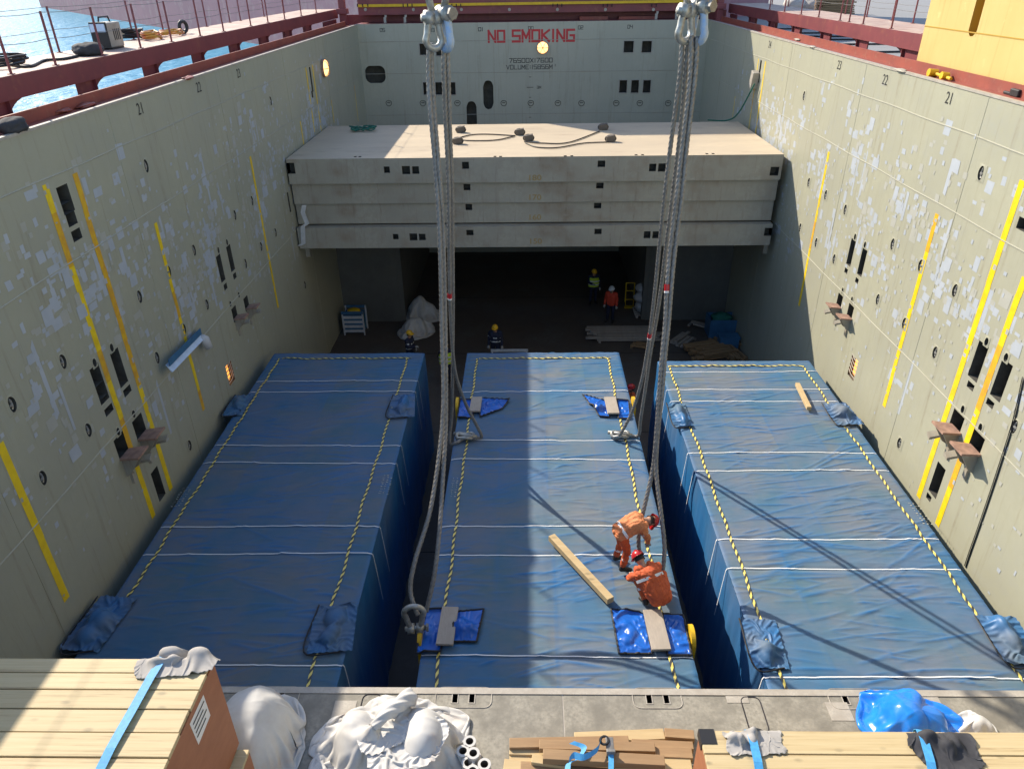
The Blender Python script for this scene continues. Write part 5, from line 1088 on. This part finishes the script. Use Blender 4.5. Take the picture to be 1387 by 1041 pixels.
def person(loc, face, J, mats, lab, vox=.014, helmet=None, vest=None, bands=(), group=None):
    """J: joint positions, y = facing, x = right, feet on z 0. mats: [cloth, trousers, skin, boots, gloves]"""
    V = lambda k: Vector(J[k]); caps = []
    hp, ch, nk, hd = V('pelvis'), V('chest'), V('neck'), V('head'); caps.append((hp, ch, .135*J.get('bulk', 1.), .15*J.get('bulk', 1.), 0)); rx = Vector(J.get('rx', (1, 0, 0))); bk = J.get('bulk', 1.)
    for s in (-1, 1):
        caps += [(hp+rx*.075*s, ch+rx*.1*s, .125*bk, .135*bk, 0), (ch+rx*.1*s, nk+rx*.13*s+(ch-nk)*.28, .13*bk, .075*bk, 0)]
        S = 'L' if s < 0 else 'R'; sh, el, wr = V('sh'+S), V('el'+S), V('wr'+S); hi, kn, an, to = V('hi'+S), V('kn'+S), V('an'+S), V('to'+S)
        caps += [(ch+rx*.1*s, sh, .09, .075, 0), (sh, el, .068, .054, 0), (el, wr, .054, .038, 0), (hi, kn, .098, .066, 1), (kn, an, .066, .048, 1), (an, to, .054, .042, 3), (an, an-(kn-an).normalized()*-.05+Vector((0, 0, 0)), .058, .055, 3)]
        d = (wr-el).normalized(); sd = d.cross(Vector((0, 0, 1)));  sd = sd.normalized() if sd.length > .1 else rx; nn = sd.cross(d); hnd = wr+d*.085
        caps.append((wr+d*.02, hnd, .034, .04, 4))
        for k, (o_, L) in enumerate(((-.033, .07), (-.011, .082), (.011, .078), (.033, .06))):
            b0 = hnd+sd*o_; b1 = b0+d*L*.55-nn*.014; caps += [(b0, b1, .0125, .0115, 4), (b1, b1+d*L*.35-nn*.035, .0115, .01, 4)]
        t0 = wr+d*.04+sd*.035*s; caps += [(t0, t0+d*.04+sd*.03*s, .015, .013, 4), (t0+d*.04+sd*.03*s, t0+d*.075+sd*.03*s-nn*.015, .013, .011, 4)]
    hf = Vector(J.get('look', (0, 1, 0))).normalized(); hu = (hd-nk).normalized(); hs = hf.cross(hu).normalized(); hf = hu.cross(hs).normalized()
    caps += [(nk, hd, .062, .06, 2), (hd-hu*.015, hd+hu*.05, .088, .094, 2), (hd+hf*.03-hu*.06, hd+hf*.055-hu*.085, .06, .045, 2), (hd+hf*.095-hu*.0, hd+hf*.112-hu*.028, .014, .018, 2)]
    for s in (-1, 1): caps.append((hd+hs*.09*s+hu*.015, hd+hs*.092*s-hu*.03, .016, .013, 2))
    me, idx = body_mesh(caps, vox); me.name = 'person'; soft = np.zeros(len(me.vertices), bool)
    for pl in me.polygons:
        if idx[pl.index] < 2:
            for vi in pl.vertices: soft[vi] = True
    nn_ = [v.normal.copy() for v in me.vertices]
    for v, n_ in zip(me.vertices, nn_):
        if soft[v.index]: q = v.co; v.co = q+n_*(.016*(1-math.exp(-(crumple((q.x, q.y, q.z*1.5), 6.0, len(caps)+loc.x)*4)**2))+.012*mnoise.noise(q*11))
    for mt in mats: me.materials.append(mt)
    me.materials.pop(index=0) if len(me.materials) > len(mats) else None
    me.polygons.foreach_set('material_index', idx.astype(np.int32)); me.polygons.foreach_set('use_smooth', [True]*len(me.polygons))
    o = bpy.data.objects.new('person', me); COL.objects.link(o); o.location = loc; o.rotation_euler = (0, 0, face); ORG[o.name] = Vector((0, 0, 0)); tag(o, lab, 'person', group)
    def add(mb, nm, mt, smooth=True): return mb.build(nm, mt, o, smooth)
    # face: eyes and mouth; hair under the helmet
    for s in (-1, 1):
        e = hd+hf*.086+hs*.034*s+hu*.02; add(MB().tube([e-hs*.012, e+hs*.012], .011, 8), 'eye', M_hair)
    mo = hd+hf*.097-hu*.065; add(MB().tube([mo-hs*.025, mo, mo+hs*.025], .007, 6), 'mouth', M_rust)
    m = MB(); m.grid(lambda a, t: hd+hu*(.05+.1*sin(a*1.1))*1+((-hf)*cos((t-.5)*3.4)+hs*sin((t-.5)*3.4))*.104*cos(a*1.1)-hu*.09*(1-a), 6, 14); add(m, 'hair', M_hair)
    if helmet:
        m = MB(); hc_ = hd+hu*.055; m.grid(lambda a, t: hc_+hu*(.125*sin(a*pi/2))+(hf*cos(t*2*pi)*1.12+hs*sin(t*2*pi))*(.122*cos(a*pi/2)+.001), 7, 20)
        k = MB(); k.grid(lambda a, t: hc_+hu*(.004-.01*a)+(hf*cos(t*2*pi)*1.12+hs*sin(t*2*pi))*(.12+a*(.014+.05*max(0, cos(t*2*pi))**2)), 2, 20)
        hm = add(m, 'helmet', helmet); k.build('brim', helmet, o, True)
        add(MB().tube([hc_+hf*.128*cos(t)+hu*(.128*sin(t)) for t in np.linspace(.25, pi-.25, 9)], .01, 6), 'helmet_ridge', helmet)
    def band(a, c, r, wd, mt, nm='reflective_band'):
        a, c = Vector(a), Vector(c); t = (c-a).normalized(); add(MB().tube([a-t*wd/2, a+t*wd/2], r, 14, caps=False), nm, mt)
    for S in 'LR':
        for f in bands:
            band(V('sh'+S).lerp(V('el'+S), .55), V('el'+S), .07, .05, M_refl); band(V('kn'+S).lerp(V('an'+S), .4), V('an'+S), .068, .05, M_refl); break
    def tband(f, mt, wd, extra=.012):
        c_ = hp.lerp(ch, f); t = (ch-hp).normalized(); fw_ = rx.cross(t).normalized(); rr = ((.215+.02*f)*(bk*.98)+extra, .137*bk+extra)
        m = MB(); m.grid(lambda a, q: c_+t*(a-.5)*wd+rx*cos(q*2*pi)*rr[0]*(abs(cos(q*2*pi))**-.15 if abs(cos(q*2*pi)) > .3 else 1)*.98+fw_*sin(q*2*pi)*rr[1], 1, 28); add(m, 'reflective_band', mt)
    if vest:
        t = (ch-hp).normalized(); fw_ = rx.cross(t).normalized(); m = MB()
        m.grid(lambda a, q: hp.lerp(ch, -.05+a*1.25)+rx*cos(q*2*pi)*(.262-.05*max(0, a-.75)*4*.6)+fw_*sin(q*2*pi)*(.182-.03*max(0, a-.8)*5*.5), 10, 28); add(m, 'vest', vest)
        for f in (.3, .75): tband(f, M_refl, .055, .06)
    elif bands:
        for f in bands: tband(f, M_refl, .055)
    return o
def std(dx=0., arms=0):
    J = dict(pelvis=(0, 0, .95), chest=(0, .01, 1.32), neck=(0, .01, 1.49), head=(0, .03, 1.62), hiL=(-.1, 0, .92), hiR=(.1, 0, .92), knL=(-.11, .03, .5), knR=(.12, .02, .5), anL=(-.12, -.02, .09), anR=(.14, -.02, .09), toL=(-.14, .15, .05), toR=(.18, .15, .05), shL=(-.2, 0, 1.42), shR=(.2, 0, 1.42), elL=(-.27, -.02, 1.14), elR=(.27, -.02, 1.14), wrL=(-.27, .1, .9), wrR=(.27, .1, .9))
    if arms == 1: J.update(elR=(.27, .08, 1.16), wrR=(.1, .3, 1.15))
    if arms == 2: J.update(elL=(-.26, .1, 1.18), wrL=(-.08, .3, 1.2), elR=(.26, .1, 1.18), wrR=(.1, .3, 1.18))
    return J
def at_head(u, v, h=1.76): p = atZ(u, v, h); return Vector((p.x, p.y, 0))
NAVY = [M_navy, M_navy, M_skin, M_boot, M_glove]
person(at_head(553, 448), rad(-110), std(arms=1), NAVY, 'person in dark clothes and yellow helmet by the white bags', helmet=M_hely, bands=(.3, .8))
person(at_head(602.5, 465), rad(10), std(arms=2), [M_navy, M_navy, M_skin, M_boot, M_glove], 'person in yellow vest and helmet standing behind the hanging ropes', helmet=M_hely, vest=M_hiviz)
person(at_head(670.5, 440), rad(175), std(arms=0), NAVY, 'person in navy jacket and yellow helmet at the end of the middle box', helmet=M_hely, bands=(.35, .8))
person(at_head(805, 365), rad(185), std(arms=1), NAVY, 'person in yellow vest standing deep in the dark hold', helmet=M_hely, vest=M_hiviz)
person(at_head(829, 388), rad(160), std(arms=0), [M_hivr, M_navy, M_skin, M_boot, M_glove], 'person in red jacket and white helmet beside the timber stack', helmet=M_helw)
person(at_head(856.5, 521), rad(100), std(arms=1), [M_orange, M_orange, M_skin, M_boot, M_glove], 'person in red helmet standing in the gap behind the ropes', helmet=M_helr)
# bending worker on the middle box: feet apart, back level, hands on the rope
p = onB(841, 767, .045); ha = onB(866, 742, .4)
J = dict(pelvis=(0, -.08, .93), chest=(.02, .24, 1.12), neck=(.03, .4, 1.13), head=(.03, .53, 1.1), rx=(1, 0, 0), look=(0, .5, -.9), hiL=(-.1, -.06, .89), hiR=(.1, -.06, .89), knL=(-.14, .02, .49), knR=(.13, .05, .49), anL=(-.17, -.06, .09), anR=(.15, -.05, .09), toL=(-.2, .12, .05), toR=(.18, .13, .05),
         shL=(-.17, .3, 1.12), shR=(.2, .3, 1.1), elL=(-.16, .4, .86), elR=(.2, .42, .84), wrL=(-.02, .47, .66), wrR=(.1, .48, .62))
person(p, rad(-75), J, [M_orange2, M_orange, M_skin, M_boot, M_glove], 'worker in faded orange coveralls bending over a wire rope', .011, M_helr, None, (.2,))
# crouching worker seen from behind
p = onB(888, 818, .045)
J = dict(pelvis=(0.02, -.1, .3), chest=(-.1, .2, .56), neck=(-.16, .37, .68), head=(-.19, .49, .74), rx=(.97, .2, 0), bulk=1.22, look=(-.2, .8, -.6), hiL=(-.12, -.08, .32), hiR=(.13, -.1, .32), knL=(-.3, .3, .44), knR=(.26, .32, .4), anL=(-.2, -.0, .1), anR=(.2, -.04, .1), toL=(-.24, .17, .05), toR=(.24, .14, .05),
         shL=(-.3, .2, .64), shR=(.12, .32, .64), elL=(-.42, .36, .42), elR=(.22, .5, .44), wrL=(-.28, .56, .3), wrR=(.04, .64, .32))
person(p, rad(14), J, [M_orange, M_orange, M_skin, M_boot, M_glove], 'worker in orange coveralls crouching beside the bright blue flap', .011, M_helr, None, (.92,))

# ================================================================== CLUTTER ON THE HOLD FLOOR
heap_bag('bulk_bag', atZ(563, 452, 0), 1.15, .95, .85, M_bag, 31, 'white bulk bag slumped on the dark floor behind the shaded box', 'bag', ((-.1, 0, .3, .3, .4, .6), (.2, .1, .2, .25, .3, .7)), 1.25, 46, 80, 0)
heap_bag('bulk_bag', atZ(574, 430, 0), 1.3, 1.0, 1.1, M_bag, 33, 'white bulk bag leaning behind the other at the transverse wall', 'bag', ((-.1, 0, .3, .25, .4, .7), (.2, -.1, .2, .25, .3, .5)), 1.25, 46, 80, 0)
# slatted metal cage by the shaded wall
c = atZ(483, 449, 0); g = thing('slatted_cage', c, 'pale slatted metal stillage against the shaded wall', 'stillage')
for dx in (-.45, .45):
    for dy in (-.35, .35): MB().box(c.x+dx-.03, c.y+dy-.03, 0, c.x+dx+.03, c.y+dy+.03, 1.15).build('corner_post', M_white, g)
for k in range(5):
    z = .15+k*.22
    for dy in (-.37, .37): MB().box(c.x-.48, c.y+dy-.015, z, c.x+.48, c.y+dy+.015, z+.12).build('slat', M_bluebox if k == 4 else M_white, g)
MB().box(c.x-.42, c.y-.32, .1, c.x+.42, c.y+.32, .95).build('contents', M_bluebox, g); blob('yellow_cover', (c.x, c.y, .95), .3, .22, .12, M_yplate, 3, par=g, sub=3)
def floor_pile(name, c, L, n, rows, lab, mat, rot=0., sx=.16):
    g = thing(name, c, lab, 'timber stack'); R = random.Random(n)
    ax = Vector((cos(rot), sin(rot), 0)); ay = Vector((-sin(rot), cos(rot), 0))
    for k in range(rows):
        for j in range(n):
            q = c+ay*((j-(n-1)/2)*(sx+.05)+R.uniform(-.03, .03))+ax*R.uniform(-.25, .25)+Vector((0, 0, .12+k*.1)); LL = L*R.uniform(.75, 1); MB().obox(q, ax*LL/2, ay*sx/2, (0, 0, .04)).build('plank', mat, g)
    for t in (-.35, .35): MB().obox(c+ax*L*t+Vector((0, 0, .035)), ax*.05, ay*n*(sx+.05)/2, (0, 0, .035)).build('bearer', mat, g)
floor_pile('timber_stack', atZ(845, 456, 0), 3.2, 6, 2, 'low stack of loose planks on the dark floor near the red-jacketed person', M_wood2)
floor_pile('timber_stack', atZ(960, 480, 0), 1.6, 6, 3, 'broken pallet boards heaped behind the sunlit box', M_timber, .3)
floor_pile('timber_stack', atZ(985, 478, 0), 2.0, 4, 2, 'narrow planks leaning together beside the sunlit wall', M_timber, 1.9, .1)
floor_pile('timber_stack', atZ(950, 443, 0), 1.5, 2, 1, 'two short boards on the floor at the transverse wall', M_wood2, -.6)
floor_pile('timber_stack', atZ(925, 462, 0), 1.3, 4, 1, 'scattered short boards between the planks and the pallet heap', M_wood2, .9, .14)
floor_pile('timber_stack', atZ(1000, 462, 0), 1.7, 3, 2, 'planks lying along the foot of the sunlit wall', M_timber, 1.5, .13)
floor_pile('timber_stack', atZ(868, 470, 0), 1.0, 3, 1, 'few short boards in front of the long plank stack', M_timber, -.4, .12)
c = atZ(975, 452, 0); g = thing('plastic_crate', c, 'blue plastic crate with green nets by the transverse wall', 'crate')
for a in ((-.6, -.45, .6, -.41), (-.6, .41, .6, .45), (-.6, -.41, -.56, .41), (.56, -.41, .6, .41)): MB().box(c.x+a[0], c.y+a[1], .02, c.x+a[2], c.y+a[3], .85).build('crate_side', M_bluebox, g)
MB().box(c.x-.56, c.y-.41, .02, c.x+.56, c.y+.41, .08).build('crate_floor', M_bluebox, g); blob('green_net', (c.x, c.y, .5), .5, .36, .3, M_green, 4, 'heap of green netting in the blue crate', 'net', .3, sub=4)
c = atZ(985, 470, 0); g = thing('plastic_crate', c, 'small pale blue crate in front of the netting', 'crate'); MB().box(c.x-.4, c.y-.25, .02, c.x+.4, c.y+.25, .5).build('crate_body', M_bluebox, g, False, .02); MB().box(c.x-.43, c.y-.28, .5, c.x+.43, c.y+.28, .56).build('crate_rim', M_bluebox, g)
c = atZ(875, 425, 0); g = thing('pallet', c, 'wooden pallet under the grey sacks in the dark hold', 'pallet')
for k in range(5): MB().box(c.x-.6, c.y-.5+k*.22, .12, c.x+.6, c.y-.38+k*.22, .15).build('slat', M_wood2, g)
for dx in (-.5, 0, .5): MB().box(c.x+dx-.05, c.y-.5, 0, c.x+dx+.05, c.y+.5, .119).build('bearer', M_wood2, g)
for k in range(3): blob('grey_sack', c+Vector((.05*(-1)**k, 0, .15+.42*k)), .6, .5, .35, M_bag, 41+k, ('lowest', 'middle', 'topmost')[k]+' grey sack of the pile on the dark pallet', 'sack', .15, sub=4, group='sacks piled on the pallet')
c = atZ(852, 415, 0); g = thing('hand_truck', c, 'small yellow hand truck beside the grey sacks', 'hand truck')
for dx in (-.2, .2): MB().tube([c+Vector((dx, 0, .05)), c+Vector((dx, .05, 1.2))], .03, 6).build('frame_tube', M_yplate, g); MB().tube([c+Vector((dx*1.2-.03, .05, .12)), c+Vector((dx*1.2+.03, .05, .12))], .12, 12).build('wheel', M_hose, g)
for z in (.35, .8, 1.2): MB().tube([c+Vector((-.2, .03, z)), c+Vector((.2, .03, z))], .025, 6).build('cross_tube', M_yplate, g)
MB().box(c.x-.25, c.y-.3, .03, c.x+.25, c.y, .06).build('toe_plate', M_yplate, g)
p = atZ(690, 474.5, .9); tag(MB().box(p.x-.75, p.y-.03, .85, p.x+.75, p.y+.03, .95).box(p.x-.72, p.y-.03, 0, p.x-.66, p.y+.03, .85).box(p.x+.66, p.y-.03, 0, p.x+.72, p.y+.03, .85).build('trestle', M_white), 'low white trestle behind the middle box', 'trestle')
